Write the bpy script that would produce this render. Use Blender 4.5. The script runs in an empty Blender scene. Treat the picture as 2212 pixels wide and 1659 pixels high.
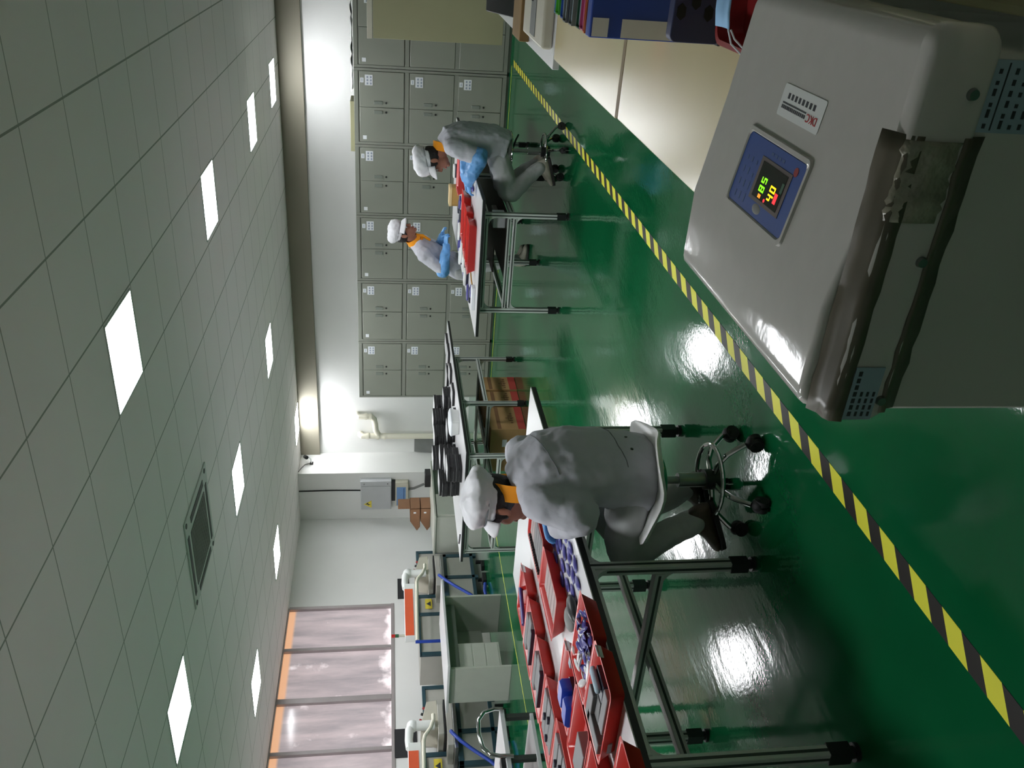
import bpy, bmesh, math, random
from mathutils import Vector, Matrix, Euler, Quaternion, noise

random.seed(7)
SC = bpy.context.scene
COL = SC.collection
R = math.radians

# ---------------------------------------------------------------- camera
# the photograph was taken with the phone on its side: up in the room points to the left edge of the frame
CAM_H = 1.46
FPX = 1850.0
yaw, pitch = R(29.3), R(8.3)
fh = Vector((-math.sin(yaw), math.cos(yaw), 0))
rt = Vector((math.cos(yaw), math.sin(yaw), 0))
fwd = fh * math.cos(pitch) - Vector((0, 0, 1)) * math.sin(pitch)
upv = fh * math.sin(pitch) + Vector((0, 0, 1)) * math.cos(pitch)
cam_data = bpy.data.cameras.new('camera')
cam = bpy.data.objects.new('camera', cam_data)
COL.objects.link(cam)
cx, cy, cz = -upv, rt, -fwd
cam.matrix_world = Matrix(((cx.x, cy.x, cz.x, 0), (cx.y, cy.y, cz.y, 0), (cx.z, cy.z, cz.z, CAM_H), (0, 0, 0, 1)))
cam_data.sensor_fit = 'HORIZONTAL'
cam_data.sensor_width = 36.0
cam_data.lens = 36.0 * FPX / 2212.0
cam_data.clip_start = 0.02
cam_data.clip_end = 100
SC.camera = cam

# ---------------------------------------------------------------- world, exposure
LAMP = 35.0          # radiance of the ceiling panels
wd = bpy.data.worlds.new('world'); SC.world = wd; wd.use_nodes = True
wd.node_tree.nodes['Background'].inputs[0].default_value = (0.5, 0.52, 0.55, 1)
wd.node_tree.nodes['Background'].inputs[1].default_value = 0.05
SC.view_settings.view_transform = 'Standard'
SC.view_settings.look = 'None'
SC.view_settings.gamma = 1.0
SC.view_settings.use_curve_mapping = False
SC.view_settings.exposure = 0.0
SC.cycles.diffuse_bounces = 10
SC.cycles.max_bounces = 14

# ---------------------------------------------------------------- materials
def lin(c):
    out = []
    for v in c[:3]:
        v = v / 255.0
        out.append(v / 12.92 if v <= 0.04045 else ((v + 0.055) / 1.055) ** 2.4)
    return (*out, 1.0)

def mat(name, col, rough=0.5, metal=0.0, var=0.08, scale=6.0, bump=0.0, bscale=60.0, spec=0.5, emit=None, coat=0.0):
    m = bpy.data.materials.new(name); m.use_nodes = True
    nt = m.node_tree; b = nt.nodes['Principled BSDF']
    b.inputs['Roughness'].default_value = rough
    b.inputs['Metallic'].default_value = metal
    b.inputs['Specular IOR Level'].default_value = spec
    if coat: b.inputs['Coat Weight'].default_value = coat
    tc = nt.nodes.new('ShaderNodeTexCoord')
    n = nt.nodes.new('ShaderNodeTexNoise'); n.inputs['Scale'].default_value = scale; n.inputs['Detail'].default_value = 4
    nt.links.new(tc.outputs['Object'], n.inputs['Vector'])
    rp = nt.nodes.new('ShaderNodeValToRGB')
    c = lin(col)
    rp.color_ramp.elements[0].position = 0.3; rp.color_ramp.elements[1].position = 0.7
    rp.color_ramp.elements[0].color = tuple(v * (1 - var) for v in c[:3]) + (1,)
    rp.color_ramp.elements[1].color = tuple(min(1, v * (1 + var)) for v in c[:3]) + (1,)
    nt.links.new(n.outputs['Fac'], rp.inputs['Fac'])
    nt.links.new(rp.outputs['Color'], b.inputs['Base Color'])
    if bump:
        n2 = nt.nodes.new('ShaderNodeTexNoise'); n2.inputs['Scale'].default_value = bscale; n2.inputs['Detail'].default_value = 3
        nt.links.new(tc.outputs['Object'], n2.inputs['Vector'])
        bp = nt.nodes.new('ShaderNodeBump'); bp.inputs['Strength'].default_value = bump; bp.inputs['Distance'].default_value = 0.01
        nt.links.new(n2.outputs['Fac'], bp.inputs['Height']); nt.links.new(bp.outputs['Normal'], b.inputs['Normal'])
    if emit:
        b.inputs['Emission Color'].default_value = lin(emit[0]); b.inputs['Emission Strength'].default_value = emit[1]
    return m

def nodes(m): return m.node_tree.nodes, m.node_tree.links, m.node_tree.nodes['Principled BSDF']

M = {}
def defmats():
    M['wall'] = mat('wall paint', (228, 228, 226), 0.75, var=0.03, scale=1.2)
    M['wall_dark'] = mat('wall paint by the camera', (225, 225, 220), 0.8, var=0.05, scale=1)
    M['beam'] = mat('beam paint', (142, 137, 122), 0.7, var=0.03, scale=1.5)
    M['locker'] = mat('locker enamel', (132, 135, 125), 0.42, var=0.03, scale=3)
    M['locker_door'] = mat('locker door enamel', (136, 139, 128), 0.40, var=0.03, scale=3)
    M['gap'] = mat('dark gap', (30, 30, 28), 0.8)
    M['paper'] = mat('white paper', (225, 228, 232), 0.7, var=0.03)
    M['paper_blue'] = mat('bluish label paper', (150, 172, 185), 0.6, var=0.05)
    M['ink'] = mat('printed ink', (55, 58, 62), 0.7)
    M['label_marks'] = mat('faint label marks', (150, 158, 176), 0.7)
    M['ink_blue'] = mat('blue ink', (70, 95, 140), 0.7)
    M['chrome'] = mat('chrome', (190, 190, 190), 0.12, 1.0, var=0.03)
    M['steel'] = mat('brushed steel', (150, 152, 152), 0.32, 1.0, var=0.06, scale=30)
    M['alu'] = mat('aluminium profile', (205, 209, 205), 0.38, 0.22, var=0.05, scale=8)
    M['alu_dark'] = mat('profile groove', (70, 76, 72), 0.5, 0.4)
    M['black'] = mat('black plastic', (22, 23, 25), 0.42, var=0.15)
    M['rubber'] = mat('black rubber', (18, 18, 20), 0.65, var=0.2)
    M['top_white'] = mat('white laminate', (214, 214, 216), 0.28, var=0.02, scale=2)
    M['edge_black'] = mat('black edge band', (26, 27, 27), 0.4)
    M['shelf_dark'] = mat('dark brown board', (52, 40, 36), 0.45, var=0.2, scale=3)
    M['carton'] = mat('carton', (176, 140, 92), 0.8, var=0.08, scale=3)
    M['carton_dark'] = mat('carton brown', (142, 104, 76), 0.8, var=0.08, scale=3)
    M['carton_print'] = mat('carton dark print', (128, 92, 60), 0.8)
    M['carton_red'] = mat('carton red band', (176, 66, 56), 0.75, var=0.08)
    M['red'] = mat('red tray plastic', (190, 40, 35), 0.3, var=0.06, scale=5)
    M['red_dark'] = mat('dark red basket plastic', (150, 40, 42), 0.4, var=0.08)
    M['white_plastic'] = mat('white plastic', (228, 230, 228), 0.35, var=0.03)
    M['cream'] = mat('cream metal', (196, 192, 176), 0.4, var=0.04)
    M['grey_panel'] = mat('grey metal panel', (178, 176, 168), 0.45, var=0.05, scale=4)
    M['teal'] = mat('dark teal frame', (42, 72, 82), 0.4, var=0.1)
    M['orange_bar'] = mat('orange paint', (226, 96, 58), 0.4, var=0.04)
    M['blue_hose'] = mat('blue hose', (26, 62, 160), 0.4, var=0.1, scale=30)
    M['black_board'] = mat('black sheet', (30, 31, 34), 0.6)
    M['desk'] = mat('grey green desk', (188, 190, 180), 0.45, var=0.03)
    M['desk_top'] = mat('pale desk top', (214, 214, 216), 0.3, var=0.02)
    M['desk_panel'] = mat('dim panel', (120, 126, 118), 0.5, var=0.04)
    M['pvc'] = mat('pvc pipe', (226, 222, 205), 0.3, var=0.02)
    M['yellow'] = mat('yellow warning', (226, 206, 70), 0.5, var=0.05)
    M['yellow_tape'] = mat('worn yellow line', (190, 190, 70), 0.6, var=0.35, scale=9)
    M['table_cream'] = mat('cream worktop', (208, 194, 152), 0.22, var=0.03, scale=2)
    M['brown_gap'] = mat('brown joint', (128, 106, 70), 0.5)
    M['machine'] = mat('grey white machine plastic', (200, 197, 192), 0.10, var=0.02, scale=30, bump=0.05, bscale=25)
    M['machine_body'] = mat('machine body', (196, 196, 188), 0.45, var=0.03)
    M['tape_brown'] = mat('grey brown packing tape', (98, 92, 78), 0.35, var=0.12, scale=14)
    M['film'] = mat('crumpled clear film', (150, 146, 130), 0.2, var=0.3, scale=25, bump=0.8, bscale=35)
    M['panel_blue'] = mat('blue control panel', (40, 76, 150), 0.5, var=0.04)
    M['lcd'] = mat('dark display window', (40, 40, 38), 0.15)
    M['lcd_frame'] = mat('display surround', (96, 84, 80), 0.5)
    M['led_green'] = mat('green digits', (150, 255, 30), 0.5, emit=((150, 255, 20), 0.9))
    M['led_yellow'] = mat('amber digits', (255, 220, 20), 0.5, emit=((255, 210, 10), 1.3))
    M['led_red'] = mat('red digits', (255, 40, 50), 0.5, emit=((255, 50, 60), 1.0))
    M['led_orange'] = mat('orange lamp', (255, 160, 40), 0.5, emit=((255, 150, 30), 1.0))
    M['olive'] = mat('olive ribbed sheet', (200, 196, 160), 0.6, var=0.1, scale=4)
    M['khaki'] = mat('khaki board', (158, 156, 122), 0.55, var=0.04, scale=2)
    M['blue_file'] = mat('blue file box', (44, 74, 164), 0.4, var=0.04)
    M['grey_label'] = mat('grey file label', (226, 222, 218), 0.6)
    M['navy'] = mat('navy basket', (52, 58, 96), 0.45, var=0.08)
    M['mask_blue'] = mat('pale blue cloth', (150, 195, 235), 0.8, var=0.03)
    M['skin'] = mat('skin', (158, 104, 82), 0.5, var=0.06, scale=12)
    M['hair'] = mat('black hair', (24, 20, 19), 0.5, var=0.3, scale=60, bump=0.4, bscale=120)
    M['lip'] = mat('lips', (150, 82, 74), 0.45)
    M['eye_white'] = mat('eye white', (205, 200, 195), 0.3)
    M['eye'] = mat('dark eye', (26, 18, 15), 0.2)
    M['cloth'] = mat('grey work cloth', (186, 187, 195), 0.85, var=0.05, scale=5, bump=0.15, bscale=40)
    M['cloth_leg'] = mat('grey trouser cloth', (176, 178, 178), 0.85, var=0.06, scale=5, bump=0.15, bscale=40)
    M['seam'] = mat('darker stitching', (118, 119, 124), 0.9)
    M['collar'] = mat('orange collar cloth', (255, 160, 20), 0.8, var=0.06, scale=8)
    M['cap'] = mat('white cap cloth', (226, 226, 230), 0.85, var=0.03, bump=0.15, bscale=40)
    M['glove'] = mat('blue sleeve film', (96, 156, 214), 0.4, var=0.08, scale=10, bump=0.3, bscale=30)
    M['shoe'] = mat('pale shoe', (170, 164, 150), 0.6, var=0.08)
    M['shoe_brown'] = mat('brown leather shoe', (72, 58, 46), 0.5, var=0.2, scale=25)
    M['shoe_sole'] = mat('dark sole', (40, 38, 36), 0.7)
    M['purple'] = mat('purple lacquer part', (72, 68, 140), 0.3, var=0.15, scale=20)
    M['navy_part'] = mat('dark navy part', (32, 34, 52), 0.35, var=0.15)
    M['grey_part'] = mat('grey felt part', (132, 130, 132), 0.75, var=0.08, scale=10)
    M['pink_part'] = mat('rosy grey sheet', (168, 150, 148), 0.6, var=0.04)
    M['royal'] = mat('royal blue cap', (34, 62, 168), 0.3, var=0.08)
    M['tan_box'] = mat('tan box', (178, 140, 76), 0.6, var=0.05)
    M['tan_light'] = mat('light tan lid', (214, 190, 140), 0.6, var=0.05)
    M['brown_box'] = mat('dark tan box', (128, 100, 56), 0.7, var=0.1)
    M['green_file'] = mat('green folder', (90, 190, 60), 0.4)
    M['pink_file'] = mat('pink folder', (206, 100, 150), 0.4)
    M['orange_file'] = mat('orange folder', (220, 110, 60), 0.4)
    M['lightblue_file'] = mat('light blue folder', (110, 160, 210), 0.4)
    M['midblue_file'] = mat('mid blue folder', (50, 90, 180), 0.4)
    M['dark_file'] = mat('dark folder', (40, 48, 66), 0.5)
    M['grey_file'] = mat('grey folder', (120, 122, 120), 0.5)
    M['darkgreen_file'] = mat('dark green folder', (40, 90, 60), 0.5)
    M['ac'] = mat('vent casing', (192, 198, 192), 0.5, var=0.02)
    M['ac_slot'] = mat('vent slot', (62, 66, 62), 0.6)
    M['ac_grille'] = mat('vent grille', (120, 122, 118), 0.6)
    M['stool_white'] = mat('white moulded seat', (224, 224, 222), 0.35, var=0.03)
    M['frame_alu'] = mat('window frame', (168, 160, 160), 0.4, 0.3, var=0.04)
    M['logo_red'] = mat('red lettering', (180, 40, 44), 0.5)
    M['switch_box'] = mat('grey switch box', (186, 188, 190), 0.45, var=0.03)
    M['screen_blue'] = mat('blue device face', (110, 148, 196), 0.4, var=0.05)
    # lamp diffuser
    m = mat('lamp diffuser', (250, 250, 255), 0.5, emit=((250, 252, 255), LAMP)); M['lamp'] = m
    # floor epoxy
    m = mat('green epoxy', (16, 106, 62), 0.16, var=0.0); M['floor'] = m
    ns, lk, b = nodes(m)
    geo = ns.new('ShaderNodeNewGeometry')
    n1 = ns.new('ShaderNodeTexNoise'); n1.inputs['Scale'].default_value = 0.9; n1.inputs['Detail'].default_value = 6
    lk.new(geo.outputs['Position'], n1.inputs['Vector'])
    rp = ns.new('ShaderNodeValToRGB'); rp.color_ramp.elements[0].position = 0.3; rp.color_ramp.elements[1].position = 0.75
    rp.color_ramp.elements[0].color = lin((5, 80, 44)); rp.color_ramp.elements[1].color = lin((22, 102, 62))
    lk.new(n1.outputs['Fac'], rp.inputs['Fac']); lk.new(rp.outputs['Color'], b.inputs['Base Color'])
    mp = ns.new('ShaderNodeMapping'); mp.inputs['Scale'].default_value = (1, 0.35, 1)
    lk.new(geo.outputs['Position'], mp.inputs['Vector'])
    n2 = ns.new('ShaderNodeTexNoise'); n2.inputs['Scale'].default_value = 9; n2.inputs['Detail'].default_value = 4
    lk.new(mp.outputs['Vector'], n2.inputs['Vector'])
    n3 = ns.new('ShaderNodeTexNoise'); n3.inputs['Scale'].default_value = 60; n3.inputs['Detail'].default_value = 2
    lk.new(geo.outputs['Position'], n3.inputs['Vector'])
    add = ns.new('ShaderNodeMath'); add.operation = 'MULTIPLY_ADD'; add.inputs[1].default_value = 0.16
    lk.new(n3.outputs['Fac'], add.inputs[0]); lk.new(n2.outputs['Fac'], add.inputs[2])
    bp = ns.new('ShaderNodeBump'); bp.inputs['Strength'].default_value = 0.2; bp.inputs['Distance'].default_value = 0.008
    lk.new(add.outputs[0], bp.inputs['Height']); lk.new(bp.outputs['Normal'], b.inputs['Normal'])
    mr = ns.new('ShaderNodeMapRange'); mr.inputs['To Min'].default_value = 0.05; mr.inputs['To Max'].default_value = 0.12
    lk.new(n1.outputs['Fac'], mr.inputs['Value']); lk.new(mr.outputs[0], b.inputs['Roughness'])
    # ceiling tiles: seams every 0.6 m in x, 0.575 m in y
    m = mat('ceiling tile', (158, 165, 156), 0.8, var=0.0); M['ceiling'] = m
    ns, lk, b = nodes(m)
    geo = ns.new('ShaderNodeNewGeometry'); sp = ns.new('ShaderNodeSeparateXYZ'); lk.new(geo.outputs['Position'], sp.inputs[0])
    def seam(axis, off, pitch_, w):
        a = ns.new('ShaderNodeMath'); a.operation = 'ADD'; a.inputs[1].default_value = off; lk.new(sp.outputs[axis], a.inputs[0])
        d = ns.new('ShaderNodeMath'); d.operation = 'PINGPONG'; d.inputs[1].default_value = pitch_ / 2; lk.new(a.outputs[0], d.inputs[0])
        c = ns.new('ShaderNodeMath'); c.operation = 'LESS_THAN'; c.inputs[1].default_value = w; lk.new(d.outputs[0], c.inputs[0])
        return c
    s1 = seam('X', 0.945 + 30, 0.6, 0.006); s2 = seam('Y', -3.915 + 57.5, 0.575, 0.004)
    mx = ns.new('ShaderNodeMath'); mx.operation = 'MAXIMUM'; lk.new(s1.outputs[0], mx.inputs[0]); lk.new(s2.outputs[0], mx.inputs[1])
    n1 = ns.new('ShaderNodeTexNoise'); n1.inputs['Scale'].default_value = 1.5; lk.new(geo.outputs['Position'], n1.inputs['Vector'])
    rp = ns.new('ShaderNodeValToRGB'); rp.color_ramp.elements[0].color = lin((232, 226, 225)); rp.color_ramp.elements[1].color = lin((238, 234, 232))
    lk.new(n1.outputs['Fac'], rp.inputs['Fac'])
    mix = ns.new('ShaderNodeMix'); mix.data_type = 'RGBA'; lk.new(mx.outputs[0], mix.inputs['Factor'])
    lk.new(rp.outputs['Color'], mix.inputs['A']); mix.inputs['B'].default_value = lin((150, 154, 146))
    lk.new(mix.outputs['Result'], b.inputs['Base Color'])
    # hazard tape: slanted stripes in metres along y
    m = mat('hazard tape', (20, 20, 20), 0.4, var=0.0); M['hazard'] = m
    ns, lk, b = nodes(m)
    geo = ns.new('ShaderNodeNewGeometry'); sp = ns.new('ShaderNodeSeparateXYZ'); lk.new(geo.outputs['Position'], sp.inputs[0])
    a = ns.new('ShaderNodeMath'); a.operation = 'MULTIPLY_ADD'; a.inputs[1].default_value = -1.0
    lk.new(sp.outputs['X'], a.inputs[0]); lk.new(sp.outputs['Y'], a.inputs[2])
    w = ns.new('ShaderNodeMath'); w.operation = 'MODULO'; w.inputs[1].default_value = 0.1683
    ad = ns.new('ShaderNodeMath'); ad.operation = 'ADD'; ad.inputs[1].default_value = 20.078; lk.new(a.outputs[0], ad.inputs[0]); lk.new(ad.outputs[0], w.inputs[0])
    lt = ns.new('ShaderNodeMath'); lt.operation = 'LESS_THAN'; lt.inputs[1].default_value = 0.088; lk.new(w.outputs[0], lt.inputs[0])
    mix = ns.new('ShaderNodeMix'); mix.data_type = 'RGBA'; lk.new(lt.outputs[0], mix.inputs['Factor'])
    mix.inputs['A'].default_value = lin((34, 30, 28)); mix.inputs['B'].default_value = lin((236, 232, 66))
    lk.new(mix.outputs['Result'], b.inputs['Base Color'])
    # window panes: daylight through dirty film
    m = mat('filmed pane', (150, 140, 142), 0.12, var=0.0); M['pane'] = m
    ns, lk, b = nodes(m)
    geo = ns.new('ShaderNodeNewGeometry')
    mp = ns.new('ShaderNodeMapping'); mp.inputs['Scale'].default_value = (1, 3.4, 0.55); lk.new(geo.outputs['Position'], mp.inputs['Vector'])
    n1 = ns.new('ShaderNodeTexNoise'); n1.inputs['Scale'].default_value = 1.6; n1.inputs['Detail'].default_value = 7; n1.inputs['Roughness'].default_value = 0.62; lk.new(mp.outputs['Vector'], n1.inputs['Vector'])
    sp = ns.new('ShaderNodeSeparateXYZ'); lk.new(geo.outputs['Position'], sp.inputs[0])
    # clear glass shows under the torn lower edge of the film
    n2 = ns.new('ShaderNodeTexNoise'); n2.inputs['Scale'].default_value = 3.2; n2.inputs['Detail'].default_value = 5; lk.new(geo.outputs['Position'], n2.inputs['Vector'])
    e = ns.new('ShaderNodeMapRange'); e.inputs['From Min'].default_value = 1.40; e.inputs['From Max'].default_value = 1.62; e.inputs['To Min'].default_value = 0.25; e.inputs['To Max'].default_value = 0.0; lk.new(sp.outputs['Z'], e.inputs['Value'])
    ad = ns.new('ShaderNodeMath'); ad.operation = 'ADD'; lk.new(n2.outputs['Fac'], ad.inputs[0]); lk.new(e.outputs[0], ad.inputs[1])
    hot = ns.new('ShaderNodeMapRange'); hot.inputs['From Min'].default_value = 0.66; hot.inputs['From Max'].default_value = 0.80; lk.new(ad.outputs[0], hot.inputs['Value'])
    rp = ns.new('ShaderNodeValToRGB')
    rp.color_ramp.elements[0].position = 0.28; rp.color_ramp.elements[0].color = lin((112, 110, 118))
    rp.color_ramp.elements[1].position = 0.72; rp.color_ramp.elements[1].color = lin((214, 196, 198))
    lk.new(n1.outputs['Fac'], rp.inputs['Fac'])
    mix = ns.new('ShaderNodeMix'); mix.data_type = 'RGBA'; lk.new(hot.outputs[0], mix.inputs['Factor']); lk.new(rp.outputs['Color'], mix.inputs['A'])
    mix.inputs['B'].default_value = (1.25, 1.15, 1.17, 1)
    # orange evening light at the uncovered head of the window
    top = ns.new('ShaderNodeMapRange'); top.inputs['From Min'].default_value = 2.86; top.inputs['From Max'].default_value = 2.90; lk.new(sp.outputs['Z'], top.inputs['Value'])
    mix2 = ns.new('ShaderNodeMix'); mix2.data_type = 'RGBA'; lk.new(top.outputs[0], mix2.inputs['Factor']); lk.new(mix.outputs['Result'], mix2.inputs['A'])
    mix2.inputs['B'].default_value = (1.0, 0.52, 0.27, 1)
    b.inputs['Base Color'].default_value = (0.12, 0.11, 0.115, 1)
    lk.new(mix2.outputs['Result'], b.inputs['Emission Color']); b.inputs['Emission Strength'].default_value = 0.74
defmats()

# ---------------------------------------------------------------- mesh helper
class MB:
    def __init__(s): s.v = []; s.f = []; s.mi = []; s.m = 0
    def add(s, vs, fs):
        o = len(s.v); s.v += [Vector(v) for v in vs]
        for f in fs: s.f.append([i + o for i in f]); s.mi.append(s.m)
        return s
    def box(s, x0, x1, y0, y1, z0, z1):
        return s.add([(x0, y0, z0), (x1, y0, z0), (x1, y1, z0), (x0, y1, z0), (x0, y0, z1), (x1, y0, z1), (x1, y1, z1), (x0, y1, z1)],
                     [(0, 3, 2, 1), (4, 5, 6, 7), (0, 1, 5, 4), (1, 2, 6, 5), (2, 3, 7, 6), (3, 0, 4, 7)])
    def obox(s, c, size, rot):
        hx, hy, hz = size[0] / 2, size[1] / 2, size[2] / 2
        t = MB().box(-hx, hx, -hy, hy, -hz, hz)
        return s.add([rot @ v + Vector(c) for v in t.v], t.f)
    def loft(s, rings, cap=True, closed=False):
        n = len(rings[0]); vs = [p for r in rings for p in r]; fs = []
        k = len(rings)
        for i in range(k if closed else k - 1):
            for j in range(n):
                a, b = i * n + j, i * n + (j + 1) % n
                c, d = ((i + 1) % k) * n + (j + 1) % n, ((i + 1) % k) * n + j
                fs.append((a, b, c, d))
        if cap and not closed:
            fs.append(tuple(range(n - 1, -1, -1))); fs.append(tuple((k - 1) * n + j for j in range(n)))
        return s.add(vs, fs)
    def tube(s, pts, r, n=10, closed=False, up=None):
        pts = [Vector(p) for p in pts]; k = len(pts); rings = []
        rs = r if isinstance(r, (list, tuple)) else [r] * k
        prev = None
        for i, p in enumerate(pts):
            if closed: t = pts[(i + 1) % k] - pts[i - 1]
            else: t = (pts[min(i + 1, k - 1)] - pts[max(i - 1, 0)])
            t.normalize()
            if prev is None:
                a = Vector((0, 0, 1)) if abs(t.z) < 0.9 else Vector((1, 0, 0))
                u = t.cross(a).normalized()
            else:
                u = (prev - t * prev.dot(t)).normalized()
            prev = u; w = t.cross(u)
            rings.append([p + (u * math.cos(2 * math.pi * j / n) + w * math.sin(2 * math.pi * j / n)) * rs[i] for j in range(n)])
        return s.loft(rings, closed=closed)
    def cyl(s, a, b, r, r2=None, n=16):
        return s.tube([a, b], [r, r if r2 is None else r2], n)
    def prism(s, poly, axis, a, b):
        if axis == 'x': g = lambda p, t: (t, p[0], p[1])
        elif axis == 'y': g = lambda p, t: (p[0], t, p[1])
        else: g = lambda p, t: (p[0], p[1], t)
        return s.loft([[Vector(g(p, a)) for p in poly], [Vector(g(p, b)) for p in poly]])
    def lathe(s, prof, c, n=24):
        c = Vector(c)
        return s.loft([[c + Vector((r * math.cos(2 * math.pi * j / n), r * math.sin(2 * math.pi * j / n), z)) for j in range(n)] for r, z in prof])
    def ell(s, c, r, rot=None, n=16, k=10):
        rings = []
        c = Vector(c); rot = rot or Matrix.Identity(3)
        for i in range(k + 1):
            th = math.pi * (0.02 + 0.96 * i / k)
            rings.append([c + rot @ Vector((r[0] * math.sin(th) * math.cos(2 * math.pi * j / n), r[1] * math.sin(th) * math.sin(2 * math.pi * j / n), -r[2] * math.cos(th))) for j in range(n)])
        return s.loft(rings)
    def quad(s, *p): return s.add(p, [tuple(range(len(p)))])
    def move(s, d):
        for v in s.v: v += Vector(d)
        return s
    def xf(s, mtx):
        s.v = [mtx @ v for v in s.v]; return s
    def build(s, name, mt, parent=None, local=False, bevel=0.0, smooth=35, seg=2):
        me = bpy.data.meshes.new(name)
        vs = s.v
        if parent is not None and not local:
            off = Vector((0, 0, 0)); q = parent
            while q: off += q.location; q = q.parent
            vs = [v - off for v in vs]
        me.from_pydata([tuple(v) for v in vs], [], s.f)
        mts = mt if isinstance(mt, (list, tuple)) else [mt]
        for x in mts: me.materials.append(M[x] if isinstance(x, str) else x)
        if len(mts) > 1: me.polygons.foreach_set('material_index', s.mi)
        bm = bmesh.new(); bm.from_mesh(me); bmesh.ops.recalc_face_normals(bm, faces=bm.faces); bm.to_mesh(me); bm.free()
        o = bpy.data.objects.new(name, me); COL.objects.link(o)
        if parent is not None: o.parent = parent
        if smooth:
            for p in me.polygons: p.use_smooth = True
            me.set_sharp_from_angle(angle=R(smooth))
        if bevel:
            md = o.modifiers.new('bevel', 'BEVEL'); md.width = bevel; md.segments = seg; md.limit_method = 'ANGLE'; md.angle_limit = R(40)
            md.harden_normals = False
        return o

def tag(o, label, cat, group=None, kind=None):
    if label: o['label'] = label
    if cat: o['category'] = cat
    if group: o['group'] = group
    if kind: o['kind'] = kind
    return o

def thing(name, label, cat, loc=(0, 0, 0), rz=0.0, group=None):
    o = bpy.data.objects.new(name, None); COL.objects.link(o)
    o.empty_display_size = 0.1
    o.location = loc; o.rotation_euler = (0, 0, rz)
    return tag(o, label, cat, group)

def dup(root, loc, rz=0.0, label=None, group=None):
    r = root.copy(); COL.objects.link(r); r.location = loc; r.rotation_euler = (0, 0, rz)
    if label: r['label'] = label
    if group: r['group'] = group
    for ch in list(root.children):
        c = ch.copy(); COL.objects.link(c); c.parent = r
        for g in list(ch.children):
            d = g.copy(); COL.objects.link(d); d.parent = c
    return r

def struct(o):
    o['kind'] = 'structure'; return o

def rrect(x0, x1, y0, y1, r, n=5):
    pts = []
    for cx_, cy_, a0 in ((x1 - r, y1 - r, 0), (x0 + r, y1 - r, 90), (x0 + r, y0 + r, 180), (x1 - r, y0 + r, 270)):
        for i in range(n + 1):
            a = R(a0 + 90 * i / n); pts.append((cx_ + r * math.cos(a), cy_ + r * math.sin(a)))
    return pts

def text_mesh(name, body, size, mt, mtx, parent, depth=0.0006):
    cu = bpy.data.curves.new(name, 'FONT'); cu.body = body; cu.size = size; cu.extrude = depth; cu.align_x = 'LEFT'; cu.align_y = 'CENTER'
    o = bpy.data.objects.new(name, cu); COL.objects.link(o)
    dg = bpy.context.evaluated_depsgraph_get(); dg.update()
    me = bpy.data.meshes.new_from_object(o.evaluated_get(dg)); me.name = name
    bpy.data.objects.remove(o); bpy.data.curves.remove(cu)
    q = bpy.data.objects.new(name, me); COL.objects.link(q)
    me.materials.clear(); me.materials.append(M[mt])
    off = Vector((0, 0, 0)); p = parent
    while p: off += p.location; p = p.parent
    me.transform(Matrix.Translation(-off) @ mtx)
    q.parent = parent
    return q

# ---------------------------------------------------------------- the room
XL, XR, YB, YF, ZC = -9.88, 3.0, 13.25, -3.0, 3.0
struct(MB().box(XL - .1, XR + .1, YF - .1, YB + .1, -0.1, 0).build('floor', 'floor'))
struct(MB().box(XL - .1, XR + .1, YF - .1, YB + .1, ZC, ZC + .1).build('ceiling', 'ceiling'))
struct(MB().box(XL - .1, XR + .1, YB, YB + .1, 0, ZC).build('wall_back', 'wall'))
struct(MB().box(XR, XR + .1, YF, YB, 0, ZC).build('wall_right', 'wall_dark'))
struct(MB().box(XL - .1, XR + .1, YF - .1, YF, 0, ZC).build('wall_front', 'wall_dark'))
WY0, WY1, WZ = 3.05, 10.36, 1.40
wl = MB()
wl.box(XL - .1, XL, YF, WY0, 0, ZC); wl.box(XL - .1, XL, WY1, YB, 0, ZC); wl.box(XL - .1, XL, WY0, WY1, 0, WZ - .03)
struct(wl.build('wall_left', 'wall'))
struct(MB().box(XL, XR, 13.19, YB, 2.66, ZC).build('trim_1', 'beam', bevel=.004))          # drop beam along the back wall
struct(MB().box(XL, -8.87, 12.6, YB, 0, ZC).build('trim_2', 'wall', bevel=.004))              # pier in the back corner
struct(MB().box(XL, XL + .012, 10.42, 12.6, 0, .1).build('baseboard_left', 'desk_panel'))
# the long window
win = MB()
ml = [WY1, 9.49, 8.54, 7.69, 6.80, 5.90, 4.95, 4.0, WY0]
win.box(XL - .08, XL + .012, WY0 - .02, WY1 + .03, WZ - .05, WZ)
win.box(XL - .08, XL + .012, WY0, WY1, ZC - .02, ZC)
for i, y in enumerate(ml):
    w = .045 if i in (2, 4, 6) else .028
    win.box(XL - .07, XL + .008, y - w, y + w, WZ, ZC - .02)
wf = struct(win.build('window_1', 'frame_alu', bevel=.004))
for i in range(len(ml) - 1):
    MB().box(XL - .05, XL - .042, ml[i + 1] + .03, ml[i] - .03, WZ, ZC - .02).build('pane', 'pane', wf)

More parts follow.
